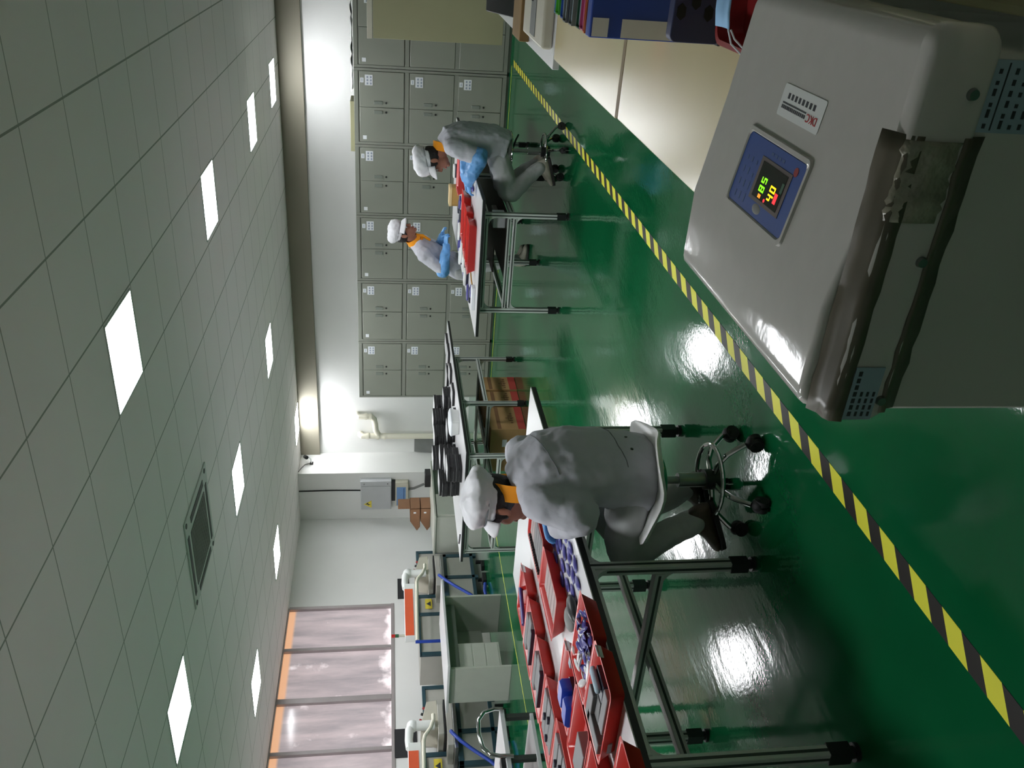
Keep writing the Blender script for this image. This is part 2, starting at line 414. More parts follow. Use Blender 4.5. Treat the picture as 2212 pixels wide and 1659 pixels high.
# ---------------------------------------------------------------- ceiling lights
LIGHTS = [(-2.45, 4.76, 'flat square ceiling light nearest the hazard tape and largest in view'),
          (-2.41, 7.59, 'flat square ceiling light above the white table with the yellow-collared pair'),
          (-2.35, 10.35, 'flat square ceiling light just in front of the grey lockers, hazard tape side'),
          (-2.29, 12.42, 'flat square ceiling light behind the lockers, deepest in the hazard tape row'),
          (-5.41, 4.66, 'flat square ceiling light nearest the ceiling air vent, window side'),
          (-5.39, 7.58, 'flat square ceiling light beyond the ceiling air vent, above the stacked black pads'),
          (-5.30, 10.35, 'flat square ceiling light in front of the lockers near the cartons'),
          (-8.00, 12.85, 'flat square ceiling light against the back beam above the pale pipe'),
          (-8.22, 7.41, 'flat square ceiling light above the white desk by the window'),
          (-8.14, 9.67, 'flat square ceiling light above the machine with the orange bar near the grey desk'),
          (-8.2, 4.6, 'added flat square ceiling light, unseen, above the second orange machine past the window mullions'),  # added lamp out of view, continues the grid to brighten the room
          (-8.2, 1.9, 'added flat square ceiling light, unseen, in the front corner beside the window'),  # unseen lamp, put in on the grid for more bounce light
          (-5.4, 1.9, 'added flat square ceiling light, unseen, over the foot of the long front table'),  # unseen lamp put in to brighten the near half of the room
          (-2.45, 1.9, 'added flat square ceiling light, unseen, above the red trays of the front table')]  # added lamp out of view, brightens the grey machine and front table
def ceiling_light():
    t = thing('ceiling_light', LIGHTS[0][2], 'light', (0, 0, 0), group='square ceiling lights')
    f = MB()
    f.box(-.29, .29, -.275, -.262, -.006, .0); f.box(-.29, .29, .262, .275, -.006, .0)
    f.box(-.29, -.277, -.262, .262, -.006, .0); f.box(.277, .29, -.262, .262, -.006, .0)
    f.build('frame', 'ac', t, local=True)
    MB().box(-.277, .277, -.262, .262, -.004, -.001).build('diffuser', 'lamp', t, local=True)
    return t
cl = ceiling_light(); cl.location = (*LIGHTS[0][:2], ZC)
for x, y, lb in LIGHTS[1:]: dup(cl, (x, y, ZC), 0, lb)

# ceiling cassette
t = thing('air_vent', 'square ceiling air vent with dark slots and grey centre grille', 'air vent', (-4.73, 5.83, ZC))
MB().box(-5.14, -4.28, 5.42, 6.28, ZC - .012, ZC).build('casing', 'ac', t, bevel=.004)
for (x0, x1, y0, y1) in ((-5.02, -4.44, 6.16, 6.21), (-5.02, -4.44, 5.45, 5.50), (-4.40, -4.34, 5.60, 6.10), (-5.10, -5.05, 5.60, 6.10)):
    MB().box(x0, x1, y0, y1, ZC - .016, ZC - .010).build('slot', 'ac_slot', t)
g = MB(); g.box(-5.0, -4.46, 5.56, 6.10, ZC - .018, ZC - .011)
for k in range(17): g.box(-4.99, -4.47, 5.58 + k * .031, 5.585 + k * .031, ZC - .021, ZC - .017)
g.build('grille', 'ac_grille', t)
for sx, sy in ((-5.1, 5.46), (-4.32, 5.46), (-5.1, 6.2), (-4.32, 6.2)):
    MB().cyl((sx, sy, ZC - .016), (sx, sy, ZC - .010), .022).build('corner_cap', 'ac_slot', t)

# ---------------------------------------------------------------- floor markings
tag(MB().box(-1.607, -1.537, -0.5, 10.45, 0, .0012).build('hazard_tape', 'hazard', smooth=0), 'long black and yellow striped hazard tape stuck along the green floor', 'tape')
tag(MB().box(-6.3, -1.62, 10.56, 10.585, 0, .001).build('floor_line', 'yellow_tape', smooth=0), 'thin worn yellow line along the foot of the grey lockers', 'floor line')
tag(MB().box(-7.43, -7.405, 2.0, 10.3, 0, .001).build('floor_line', 'yellow_tape', smooth=0), 'thin worn yellow line in front of the wall desks and orange machines', 'floor line')

# ---------------------------------------------------------------- lockers
LW, LH, LY, LD = .897, 1.85, 10.72, .42
def locker():
    t = thing('locker', 'x', 'locker', (0, 0, 0), group='grey steel lockers along the back')
    w = LW - .006
    b = MB(); b.box(0, w, .02, LD, .03, LH); b.box(0, .03, 0, .02, .03, LH); b.box(w - .03, w, 0, .02, .03, LH)
    zs = [.08, .66, 1.255]; hh = .53
    for z in (.03, .61, 1.2, 1.8):
        b.box(.03, w - .03, 0, .02, z, z + .05)
    b.box(.02, w - .02, .03, LD - .02, 0, .03)
    b.build('body', 'locker', t, local=True, bevel=.003)
    for r, z in enumerate(zs):
        for d in (0, 1):
            x0 = .034 if d == 0 else w / 2 + .002; x1 = w / 2 - .002 if d == 0 else w - .034
            dr = MB().box(x0, x1, -.004, .016, z + .004, z + hh).build('door', 'locker_door', t, local=True, bevel=.004)
            hx = w / 2 - .075 if d == 0 else w / 2 + .035
            h = MB(); h.box(hx, hx + .04, -.012, -.002, z + .26, z + .36); h.build('handle', 'desk_panel', dr, local=True, bevel=.003)
            k = MB().cyl((hx + .02, -.010, z + .215), (hx + .02, -.003, z + .215), .012, n=12); k.build('lock', 'gap', dr, local=True)
            if d == 1:
                s = MB(); s.m = 0; s.box(x1 - .16, x1 - .04, -.0065, -.0045, z + .375, z + .465); s.box(x1 - .13, x1 - .075, -.0065, -.0045, z + .48, z + .52)
                s.m = 1
                for a in range(3):
                    for c in range(2): s.box(x1 - .15 + a * .036, x1 - .126 + a * .036, -.0072, -.0064, z + .385 + c * .04, z + .405 + c * .04)
                s.box(x1 - .12, x1 - .085, -.0072, -.0064, z + .495, z + .503)
                s.build('name_label', ['paper', 'label_marks'], dr, local=True, smooth=0)
            elif r == 2:
                MB().box(x0 + .03, x0 + .075, -.0065, -.0045, z + .45, z + .495).build('name_label', 'paper', dr, local=True, smooth=0)
    return t
LK = ['grey six-door steel locker at the window end of the locker row, beside the pipe',
      'grey six-door steel locker second from the window end of the row',
      'grey six-door steel locker behind the standing woman in white cap',
      'grey six-door steel locker behind the tan box and red trays',
      'grey six-door steel locker behind the head of the seated worker on chrome stool',
      'grey six-door steel locker partly hidden by the khaki board',
      'grey six-door steel locker wholly behind the khaki board at the end of the row']
lk0 = locker()
for k in range(7):
    o = lk0 if k == 0 else dup(lk0, (0, 0, 0))
    o.location = (-6.235 + LW * k, LY, 0); o['label'] = LK[k]
# loose things lying on the lockers
tag(MB().box(-2.75, -2.15, 10.76, 11.1, LH, LH + .05).build('flat_box', 'khaki', bevel=.004), 'long flat khaki box lying on top of the lockers', 'box')
w = MB(); n_ = 28; rows = []
for j in range(5):
    rows.append([Vector((-2.05 + i * (1.35 / n_), 10.75 + j * .08, LH + .018 + .05 * abs(noise.noise(Vector((i * .33, j * .7, 2)))))) for i in range(n_ + 1)])
vs = [p for r in rows for p in r]; fs = [(j * (n_ + 1) + i, j * (n_ + 1) + i + 1, (j + 1) * (n_ + 1) + i + 1, (j + 1) * (n_ + 1) + i) for j in range(4) for i in range(n_)]
w.add(vs, fs); o = w.build('plastic_sheet', 'white_plastic'); md = o.modifiers.new('t', 'SOLIDIFY'); md.thickness = .004
tag(o, 'crumpled white plastic sheet lying along the top of the lockers', 'sheet')
# ---------------------------------------------------------------- aluminium-frame work tables
def leg(x, y, z, parent, foot=True, s=.02):
    m = MB(); m.box(x - s, x + s, y - s, y + s, .07, z)
    l = m.build('leg', 'alu', parent, bevel=.003)
    g = MB()
    for dx, dy in ((s + .0006, 0), (-s - .0006, 0)): g.box(x + dx - .0008, x + dx + .0008, y - .005, y + .005, .1, z - .02)
    for dy in (s + .0006, -s - .0006): g.box(x - .005, x + .005, y + dy - .0008, y + dy + .0008, .1, z - .02)
    g.build('groove', 'alu_dark', l, smooth=0)
    f = MB(); f.cyl((x, y, 0), (x, y, .014), .03, n=16); f.cyl((x, y, .014), (x, y, .03), .02, n=12); f.box(x - s - .004, x + s + .004, y - s - .004, y + s + .004, .026, .10)
    f.build('foot', 'black', l)
    return l

def rail(p, q, parent, s=.02, name='rail'):
    p, q = Vector(p), Vector(q); d = (q - p); L = d.length; d.normalize()
    rot = Matrix((d, Vector((0, 0, 1)).cross(d), Vector((0, 0, 1)))).transposed()
    o = MB().obox((p + q) / 2, (L, 2 * s, 2 * s), rot).build(name, 'alu', parent, bevel=.003)
    g = MB()
    for k in (-1, 1):
        g.obox((p + q) / 2 + rot @ Vector((0, k * (s + .0006), 0)), (L * .98, .0016, .010), rot)
    g.build('groove', 'alu_dark', o, smooth=0)
    return o

def gusset(x, y, z, dx, dy, parent, s=.06):
    # curved corner plate between a leg and the rail above it
    pts = [(0, 0), (s, 0)] + [(s - s * math.sin(a) * .9, -s + s * math.cos(a) * .9 - 0) for a in []]
    k = 6; arc = [(s * (1 - math.sin(R(90 * i / k))), -s * (1 - math.cos(R(90 * i / k)))) for i in range(k + 1)]
    poly = [(0, 0)] + arc
    m = MB()
    if dx: m.prism([(x + dx * a, z + b) for a, b in poly], 'y', y - .012, y + .012)
    else: m.prism([(y + dy * a, z + b) for a, b in poly], 'x', x - .012, x + .012)
    return m.build('corner_bracket', 'alu', parent, smooth=30)

def top(x0, x1, y0, y1, z, parent):
    tt = MB().box(x0, x1, y0, y1, z - .004, z).build('tabletop', 'top_white', parent, smooth=0)
    MB().box(x0, x1, y0, y1, z - .028, z - .0042).build('edge_band', 'edge_black', tt, bevel=.001)
    return tt

TZ = .73
# front table
t = thing('work_table', 'long white-topped work table full of red trays, aluminium legs, in front of seated man', 'table', (-2.75, 2.5, 0), group='aluminium frame work tables')
top(-3.40, -2.138, .9, 3.78, TZ, t)
for y in (3.5, 2.5, 1.62):
    for x in (-3.26, -2.235): leg(x, y, TZ - .028, t)
    rail((-3.24, y, .39), (-2.255, y, .39), t); rail((-3.24, y, TZ - .05), (-2.255, y, TZ - .05), t)
    gusset(-2.255, y, .37, -1, 0, t); gusset(-2.255, y, TZ - .07, -1, 0, t)
for x in (-3.26, -2.235):
    for a, b in ((3.5, 2.5), (2.5, 1.62)):
        rail((x, a - .02, TZ - .05), (x, b + .02, TZ - .05), t)
        gusset(x, a - .02, TZ - .07, 0, -1, t); gusset(x, b + .02, TZ - .07, 0, 1, t)
rail((-2.72, 3.48, .36), (-2.72, 1.64, .36), t)

# table of the two far workers
t = thing('work_table', 'white work table between the standing woman and the worker seated on chrome stool', 'table', (-2.56, 7.9, 0), group='aluminium frame work tables')
top(-3.16, -1.985, 6.44, 9.35, TZ, t)
for y in (6.6, 7.72, 8.95):
    for x in (-2.98, -2.15): leg(x, y, TZ - .028, t)
    rail((-2.96, y, TZ - .055), (-2.17, y, TZ - .055), t)
    gusset(-2.17, y, TZ - .08, -1, 0, t); gusset(-2.96, y, TZ - .08, 1, 0, t)
for z in (.44, .485): rail((-2.96, 6.6, z), (-2.17, 6.6, z), t, s=.016)
gusset(-2.17, 6.6, .425, -1, 0, t); gusset(-2.96, 6.6, .425, 1, 0, t)
for x in (-2.98, -2.15):
    for a, b in ((6.62, 7.70), (7.74, 8.93)):
        rail((x, a, TZ - .055), (x, b, TZ - .055), t); rail((x, a, .46), (x, b, .46), t)
sh = MB().box(-2.70, -2.17, 6.63, 8.9, .484, .498).build('lower_shelf', 'shelf_dark', t)
MB().box(-2.96, -2.70, 7.4, 8.9, .484, .498).build('lower_shelf', 'shelf_dark', t)
o = MB().box(-2.30, -2.19, 6.72, 6.86, .4985, .60).build('paper_box', 'paper', bevel=.004); tag(o, 'small pale box on the dark shelf under the far white table', 'box')
o = MB().box(-2.36, -2.30, 7.0, 7.35, .4985, .55).build('folded_cloth', 'grey_file', bevel=.012); tag(o, 'folded grey cloth on the dark shelf under the far white table', 'cloth')

# table with the stacked pads
t = thing('work_table', 'white work table carrying stacks of black pads, cartons underneath', 'table', (-5.15, 8.1, 0), group='aluminium frame work tables')
top(-5.80, -4.47, 6.66, 9.55, TZ, t)
for y in (6.72, 7.70, 8.70):
    for x in (-5.70, -4.555): leg(x, y, TZ - .028, t)
    rail((-5.68, y, TZ - .055), (-4.575, y, TZ - .055), t); rail((-5.68, y, .40), (-4.575, y, .40), t)
    gusset(-4.575, y, TZ - .08, -1, 0, t); gusset(-5.68, y, TZ - .08, 1, 0, t); gusset(-4.575, y, .38, -1, 0, t); gusset(-5.68, y, .38, 1, 0, t)
for x in (-5.70, -4.555):
    for a, b in ((6.74, 7.68), (7.72, 8.68)):
        rail((x, a, TZ - .055), (x, b, TZ - .055), t)
        gusset(x, a, TZ - .08, 0, 1, t); gusset(x, b, TZ - .08, 0, -1, t)
        if x < -5: rail((x, a, .40), (x, b, .40), t)
rail((-4.555, 7.72, .43), (-4.555, 8.68, .43), t); rail((-5.1, 6.74, .40), (-5.1, 8.68, .40), t)

# ---------------------------------------------------------------- cartons under that table
def carton(name, x0, x1, y0, y1, h, label, tape=True):
    t = thing(name, label, 'carton', ((x0 + x1) / 2, (y0 + y1) / 2, 0), group='printed cartons under the pad table')
    MB().box(x0, x1, y0, y1, 0, h).build('body', 'carton', t, bevel=.006)
    MB().box(x1, x1 + .0012, y0 + .004, y1 - .004, .004, .085).build('printed_band', 'carton_red', t, smooth=0)
    pr = MB(); ym = (y0 + y1) / 2
    pr.box(x1, x1 + .001, y0 + .01, y1 - .01, h - .115, h - .075)
    for k in range(5): pr.box(x1, x1 + .001, ym - .11 + k * .045, ym - .085 + k * .045, .125, .15 + .012 * (k % 2))
    pr.box(x1, x1 + .001, ym - .06, ym + .05, .165, .172); pr.box(x1, x1 + .001, ym - .008, ym + .004, .11, .2)
    pr.build('print', 'carton_print', t, smooth=0)
    pr = MB()
    for k in range(3): pr.box(x0 + .06 + k * .07, x0 + .10 + k * .07, y0 - .001, y0, .05, .075 + .01 * k)
    pr.build('side_print', 'carton_red', t, smooth=0)
    if tape: MB().box(x1 - .22, x1 - .13, y0 - .0012, y0, .20, .25).build('address_label', 'paper', t, smooth=0)
    return t
carton('carton', -5.33, -4.79, 7.56, 8.02, .38, 'printed brown carton with white label, nearest of the three under the pad table')
carton('carton', -5.30, -4.77, 8.06, 8.33, .39, 'printed brown carton in the middle of the three under the pad table', False)
carton('carton', -5.28, -4.75, 8.335, 8.63, .395, 'printed brown carton with red foot band, farthest under the pad table', False)

# ---------------------------------------------------------------- stacked black pads
def pad():
    t = thing('foam_pad', 'x', 'pad', (0, 0, 0), group='black pads stacked on the white table')
    MB().prism(rrect(-.09, .09, -.135, .135, .03), 'z', 0, .0268).build('pad', 'rubber', t, local=True, bevel=.002)
    MB().prism(rrect(-.084, .084, -.129, .129, .028), 'z', .0268, .0286).build('film', 'top_white', t, local=True)
    return t
pad0 = pad(); first = [True]
rnd = random.Random(3)
STK = [(-4.90, 7.02, 5, 'near corner stack'), (-5.02, 7.33, 5, 'stack behind the near corner stack'), (-5.22, 7.22, 7, 'tall stack behind the corner stacks'),
       (-5.18, 7.62, 6, 'stack behind the white tub'), (-5.02, 7.92, 3, 'low stack by loose pads'), (-5.36, 7.88, 8, 'tallest stack'),
       (-5.30, 8.22, 7, 'stack in line with locker edge'), (-5.26, 8.53, 7, 'stack half way along the table'), (-5.28, 8.86, 6, 'stack toward far end'), (-5.02, 8.62, 3, 'low stack by far leg')]
WORD = ['lowest', 'second up', 'third up', 'fourth up', 'fifth up', 'sixth up', 'seventh up', 'eighth up']
for x, y, n, where in STK:
    for k in range(n):
        w = 'topmost' if k == n - 1 else WORD[k]
        lb = f'black pad with white film, {w} in the {where}'
        o = pad0 if first[0] else dup(pad0, (0, 0, 0)); first[0] = False
        o['label'] = lb; o.location = (x + rnd.uniform(-.006, .006), y + rnd.uniform(-.010, .010), TZ + .0292 * k); o.rotation_euler = (0, 0, rnd.uniform(-.03, .03))
loose = [(-4.72, 8.18, 'between the tub and the far end'), (-4.70, 8.62, 'near the third leg, long side'), (-4.66, 9.02, 'toward the far corner'), (-4.95, 9.05, 'behind the far corner pad'), (-4.68, 9.33, 'at the very far corner'), (-4.80, 7.78, 'right behind the white tub')]
for x, y, where in loose:
    o = dup(pad0, (x, y, TZ), rnd.uniform(-.2, .2)); o['label'] = 'single black pad lying loose on the pad table, ' + where; o['group'] = 'loose pads on the white table'
t = thing('plastic_tub', 'white plastic tub with domed lid beside the black pad stacks', 'tub', (-4.66, 7.50, TZ))
MB().loft([[Vector((x * k, y * k, z)) for x, y in rrect(-.09, .09, -.14, .14, .03)] for z, k in ((0, .92), (.075, 1.0))]).build('tub', 'white_plastic', t, local=True)
MB().loft([[Vector((x * k, y * k, z)) for x, y in rrect(-.095, .095, -.145, .145, .03)] for z, k in ((.075, 1.0), (.085, 1.0), (.098, .86), (.104, .7))]).build('lid', 'paper', t, local=True)

# ---------------------------------------------------------------- red trays
def tray(w, d, h=.05, label_side=None):
    t = thing('parts_tray', 'x', 'tray', (0, 0, 0), group='red parts trays')
    fl = .022; th = .004
    def ring(z, ex, r): return [Vector((x, y, z)) for x, y in rrect(-w / 2 + ex, w / 2 - ex, -d / 2 + ex, d / 2 - ex, r, 4)]
    m = MB().loft([ring(.0, fl + .004, .012), ring(h, 0.004, .02), ring(h + .004, -.004, .022), ring(h + .004, .004, .018), ring(h, .010, .018), ring(.006, fl + .010, .010)])
    m.build('shell', 'red', t, local=True, smooth=50)
    return t
def put_tray(x0, x1, y0, y1, label, h=.05, z=TZ):
    t = tray(x1 - x0, y1 - y0, h); t.location = ((x0 + x1) / 2, (y0 + y1) / 2, z); t['label'] = label
    return t
def lab(t, side):
    # white sticker on a tray rim
    w = max(v.co.x for c in t.children for v in c.data.vertices); d = max(v.co.y for c in t.children for v in c.data.vertices)
    m = MB()
    if side == 'y': m.obox((0, d - .006, .046), (.05, .002, .022), Matrix.Rotation(R(-22), 3, 'X'))
    else: m.obox((w - .006, d * .55, .050), (.002, .05, .022), Matrix.Rotation(R(20), 3, 'Y'))
    m.build('sticker', 'paper', t, local=True)
def item(name, mb, mt, label, cat, group=None, **k):
    return tag(mb.build(name, mt, **k), label, cat, group)
def sheets(t, n, mt, along, group, lb, size, gap, lean=12, base=None):
    # upright or leaning sheets packed in a tray; each is its own thing
    bx, by, bz = t.location; out = []
    for k in range(n):
        off = (k - (n - 1) / 2) * gap
        if along == 'y': c = (bx, by + off, bz + .012 + size[2] / 2); rot = Matrix.Rotation(R(lean), 3, 'X'); sz = (size[0], size[1], size[2])
        else: c = (bx + off, by, bz + .012 + size[2] / 2); rot = Matrix.Rotation(R(-lean), 3, 'Y'); sz = (size[1], size[0], size[2])
        o = MB().obox(c, sz, rot).build('felt_sheet', mt, bevel=.002)
        tag(o, lb.replace('#', WHICH[k] if n > 1 else 'only'), 'sheet', group); out.append(o)
    return out
WHICH = ['nearest', 'second nearest', 'third nearest', 'fourth nearest', 'fifth nearest', 'sixth nearest', 'seventh nearest', 'eighth nearest', 'ninth nearest', 'tenth nearest']

S = 1.07
def tr(x0, x1, y0, y1, label, h=.05): return put_tray(x0 * S, x1 * S, y0 * S, y1 * S, label, h)
b1 = tr(-2.47, -2.255, 2.69, 3.02, 'red tray of grey slatted sheets under the bent face of the front worker')
b2 = tr(-2.475, -2.26, 2.36, 2.68, 'red tray of rosy grey sheets next to the purple ovals')
b3 = tr(-2.995, -2.71, 2.885, 3.10, 'red tray with white sticker and one dark blue rod, end of the back row'); lab(b3, 'x')
b4 = tr(-3.01, -2.71, 2.645, 2.875, 'red tray of grey bars, second from the rod tray in the back row')
b5 = tr(-3.0, -2.705, 2.405, 2.635, 'red tray of grey bars with dark joints, third from the rod tray')
b6 = tr(-2.98, -2.68, 2.165, 2.395, 'red tray of grey plates with holes, fourth from the rod tray')
b7 = tr(-2.96, -2.65, 1.93, 2.155, 'red tray of grey plates, fifth from the rod tray, cut by the frame')
b8 = tr(-2.25, -1.95, 1.865, 2.085, 'red tray heaped with blue and white oval chips at the table edge')
b9 = tr(-2.24, -1.94, 1.635, 1.855, 'red tray with white sticker, grey felt bar and black boxes'); lab(b9, 'x')
b10 = tr(-2.55, -2.27, 1.985, 2.19, 'red tray holding two royal blue caps'); lab(b10, 'x')
b11 = tr(-2.58, -2.265, 1.76, 1.975, 'empty-ended red tray with one grey plate beside the blue caps')
b12 = tr(-2.25, -1.95, 1.28, 1.515, 'red tray at the table edge nearest the frame border, mostly empty')
b13 = tr(-2.56, -2.26, 1.52, 1.745, 'red tray with a grey bar beyond the nearest edge tray')

GP = 'sheets packed in the red trays'
def flat(t, name, dx, dy, sx, sy, sz, mt, label, cat, rz=0, z=.012, bev=.003):
    bx, by, bz = t.location
    rot = Matrix.Rotation(rz, 3, 'Z')
    o = MB().obox((bx + dx, by + dy, bz + z + sz / 2), (sx, sy, sz), rot).build(name, mt, bevel=bev)
    return tag(o, label, cat, GP)
for k in range(6):
    flat(b1, 'felt_sheet', .0, -.12 + k * .048, .15, .042, .036, 'grey_part' if k < 4 else 'pink_part', f'grey slatted felt piece in the tray under the front worker, {WHICH[k]} to the camera', 'sheet')
cmb = MB()
for k in range(16): cmb.box(b1.location.x - .092, b1.location.x - .078, b1.location.y - .15 + k * .018, b1.location.y - .142 + k * .018, TZ + .03, TZ + .058)
cmb.box(b1.location.x - .094, b1.location.x - .088, b1.location.y - .155, b1.location.y + .145, TZ + .012, TZ + .034)
item('toothed_strip', cmb, 'black', 'black toothed strip along the inside of the tray under the front worker', 'strip')
for k in range(5):
    flat(b2, 'felt_sheet', 0, -.105 + k * .052, .15, .046, .03, 'pink_part', f'rosy grey sheet in the tray by the purple ovals, {WHICH[k]} to the camera', 'sheet', z=.010)
item('rod', MB().cyl((b3.location.x - .06, b3.location.y - .11, TZ + .055), (b3.location.x - .02, b3.location.y + .11, TZ + .045), .011, n=14), 'purple', 'dark blue rod lying across the end tray of the back row', 'rod')
for t_, nm in ((b4, 'second back-row tray'), (b5, 'third back-row tray')):
    flat(t_, 'felt_bar', .03, .0, .19, .06, .045, 'grey_part', f'grey felt bar in the {nm}, camera side', 'bar')
    flat(t_, 'felt_bar', -.02, .065, .20, .055, .045, 'grey_part', f'grey felt bar in the {nm}, far side', 'bar')
    flat(t_, 'felt_bar', .0, -.062, .21, .030, .05, 'navy_part', f'dark navy strip in the {nm}', 'bar')
for t_, nm in ((b6, 'fourth back-row tray'), (b7, 'fifth back-row tray')):
    for k in range(3):
        o = flat(t_, 'felt_plate', .02 - .02 * k, -.07 + k * .068, .22, .06, .04, 'grey_part', f'grey plate with holes in the {nm}, {WHICH[k]} to the camera', 'plate', rz=.06 * k)
    for k in range(3):
        flat(t_, 'spacer', -.06 + k * .055, -.035 + .068 * (k % 2), .03, .02, .012, 'navy_part', f'small dark spacer on the {nm} plates, {WHICH[k]} to the table edge', 'spacer', z=.052)
# chips heaped in tray b8
rnd = random.Random(11)
for k in range(84):
    a = rnd.uniform(-.10, .10); b = rnd.uniform(-.085, .085); lay = rnd.choice([0, 1, 1, 2, 2, 3])
    rot = Euler((rnd.uniform(-.5, .5), rnd.uniform(-.5, .5), rnd.uniform(0, 3.1))).to_matrix()
    white = (a - b * .6 + rnd.uniform(-.05, .05)) < 0
    m = MB().ell((b8.location.x + a, b8.location.y + b, TZ + .02 + lay * .013), (.027, .013, .0045), rot, n=10, k=6)
    item('oval_chip', m, 'top_white' if white else 'purple', 'small %s oval chip heaped in the tray at the table edge' % ('white' if white else 'blue'), 'chip', 'white oval chips in the tray' if white else 'blue oval chips in the tray')
flat(b8, 'strip', -.02, -.085, .10, .03, .02, 'top_white', 'white strip on the chip heap at the near end of its tray', 'strip', rz=.3, z=.03)
flat(b8, 'strip', .03, -.088, .12, .02, .02, 'black', 'black strip on the chip heap at the near end of its tray', 'strip', rz=.5, z=.03)
flat(b9, 'felt_bar', -.06, .045, .13, .055, .05, 'grey_part', 'grey felt bar across the tray of black boxes, far end', 'bar', z=.014)
flat(b9, 'felt_bar', -.10, -.03, .045, .15, .05, 'grey_part', 'long grey felt bar along the inner wall of the black box tray', 'bar', z=.014)
flat(b9, 'part_box', -.02, -.01, .09, .055, .04, 'black', 'black box standing in the stickered tray, middle', 'box', rz=.1)
flat(b9, 'part_box', .06, .02, .07, .10, .038, 'navy_part', 'dark navy box standing in the stickered tray, table edge side', 'box', rz=.05)
flat(b9, 'spindle', .07, .03, .03, .10, .02, 'paper_blue', 'pale spindle-shaped piece on the navy box in the stickered tray', 'piece', z=.051, bev=.009)
flat(b9, 'felt_bar', .04, -.075, .16, .045, .045, 'grey_part', 'grey felt bar at the near end of the black box tray', 'bar')
for k, (dx, dy) in enumerate(((-.04, .0), (-.04, -.085))):
    t = thing('blue_cap', ['royal blue cap farther from the camera, in its red tray', 'royal blue cap nearer the camera, in its red tray'][k], 'cap', (b10.location.x + dx, b10.location.y + dy, TZ + .012), rz=.15, group='royal blue caps')
    MB().loft([[Vector((x * s, y * s, z)) for x, y in rrect(-.05, .05, -.035, .035, .012)] for z, s in ((.022, 1.0), (.05, 1.0), (.062, .86))]).build('crown', 'royal', t, local=True)
    MB().prism(rrect(-.054, .054, -.039, .039, .012), 'z', 0, .022).build('base', 'navy_part', t, local=True)
flat(b10, 'spacer', .09, .04, .05, .03, .03, 'paper_blue', 'pale and dark spacer at the corner of the blue cap tray', 'spacer')
flat(b11, 'felt_plate', -.06, -.03, .16, .11, .04, 'grey_part', 'grey plate at the inner end of the half empty tray', 'plate')
flat(b13, 'felt_bar', -.03, .0, .2, .07, .04, 'grey_part', 'grey bar lying in the tray beyond the nearest edge tray', 'bar')
# purple ovals laid out on the table
ov = [(-2.53, 2.955), (-2.50, 3.03), (-2.455, 3.105), (-2.40, 3.16), (-2.425, 2.985), (-2.425, 2.90), (-2.37, 3.02), (-2.36, 2.92), (-2.32, 2.99), (-2.31, 2.87), (-2.27, 2.93), (-2.255, 2.82), (-2.37, 2.80), (-2.32, 2.77), (-2.44, 2.81), (-2.37, 2.68), (-2.30, 2.68), (-2.225, 2.70), (-2.25, 2.60), (-2.31, 2.585), (-2.375, 2.57), (-2.43, 2.66), (-2.21, 2.60), (-2.27, 2.51), (-2.33, 2.48), (-2.205, 2.50), (-2.40, 2.47), (-2.24, 2.43)]
rnd = random.Random(5)
for k, (x, y) in enumerate(ov):
    m = MB().ell((x, y, TZ + .0075), (.017, .040, .007), Matrix.Rotation(rnd.uniform(-.5, .1), 3, 'Z'), n=16, k=8)
    item('oval_part', m, 'purple', 'glossy purple oval part laid out on the white table beside the front worker', 'part', 'purple ovals on the front table')
item('part_pile', MB().ell((-2.425, 2.43, TZ + .018), (.042, .06, .02), n=16, k=8), 'grey_file', 'dark grey oval block beside the purple ovals', 'block')
item('part_pile', MB().ell((-2.345, 2.40, TZ + .020), (.034, .075, .022), n=16, k=8), 'black', 'black oval block beside the dark grey one', 'block')
t = thing('marker', 'dark block with an orange tip at the front worker s hands', 'tool', (-2.35, 3.09, TZ))
MB().box(-2.385, -2.32, 3.06, 3.10, TZ, TZ + .03).build('block', 'navy_part', t, bevel=.004)
MB().box(-2.385, -2.355, 3.102, 3.125, TZ, TZ + .025).build('tip', 'collar', t, bevel=.004)

# things on the far table
def far(name, x, y, sx, sy, sz, mt, label, cat, z=TZ, rz=0, bev=.004, group=None):
    return item(name, MB().obox((x, y, z + sz / 2), (sx, sy, sz), Matrix.Rotation(rz, 3, 'Z')), mt, label, cat, group, bevel=bev)
ft = []
for k, (x0, x1, y0, y1, lb) in enumerate(((-2.72, -2.28, 6.72, 6.97, 'red tray nearest the camera on the far white table'), (-2.70, -2.26, 7.01, 7.25, 'red tray second nearest the camera on the far white table'),
        (-2.66, -2.22, 7.30, 7.54, 'red tray behind the two nearest on the far white table'), (-2.42, -2.08, 7.95, 8.22, 'red tray by the hands of the far seated worker'))):
    t = put_tray(x0, x1, y0, y1, lb, .06)
    far('lens_part', x0 + .09, (y0 + y1) / 2, .12, .15, .03, 'navy_part', 'dark purple part in the ' + lb, 'part', TZ + .012, group='dark parts in far trays', bev=.012)
far('paper', -2.88, 6.62, .20, .09, .03, 'paper', 'white folded paper at the end of the far red trays', 'paper')
t = thing('tin', 'tan round-cornered box with lighter lid on the far white table', 'box', (-2.62, 8.65, TZ))
MB().prism(rrect(-.10, .10, -.08, .08, .03), 'z', 0, .075).build('body', 'tan_box', t, local=True); MB().prism(rrect(-.103, .103, -.083, .083, .03), 'z', .075, .10).build('lid', 'tan_light', t, local=True)
rnd = random.Random(9)
wp = [(-2.95, 7.25, .16), (-2.90, 7.45, .16), (-2.88, 7.70, .22), (-2.98, 7.85, .16), (-2.80, 8.05, .18), (-2.45, 8.95, .14)]
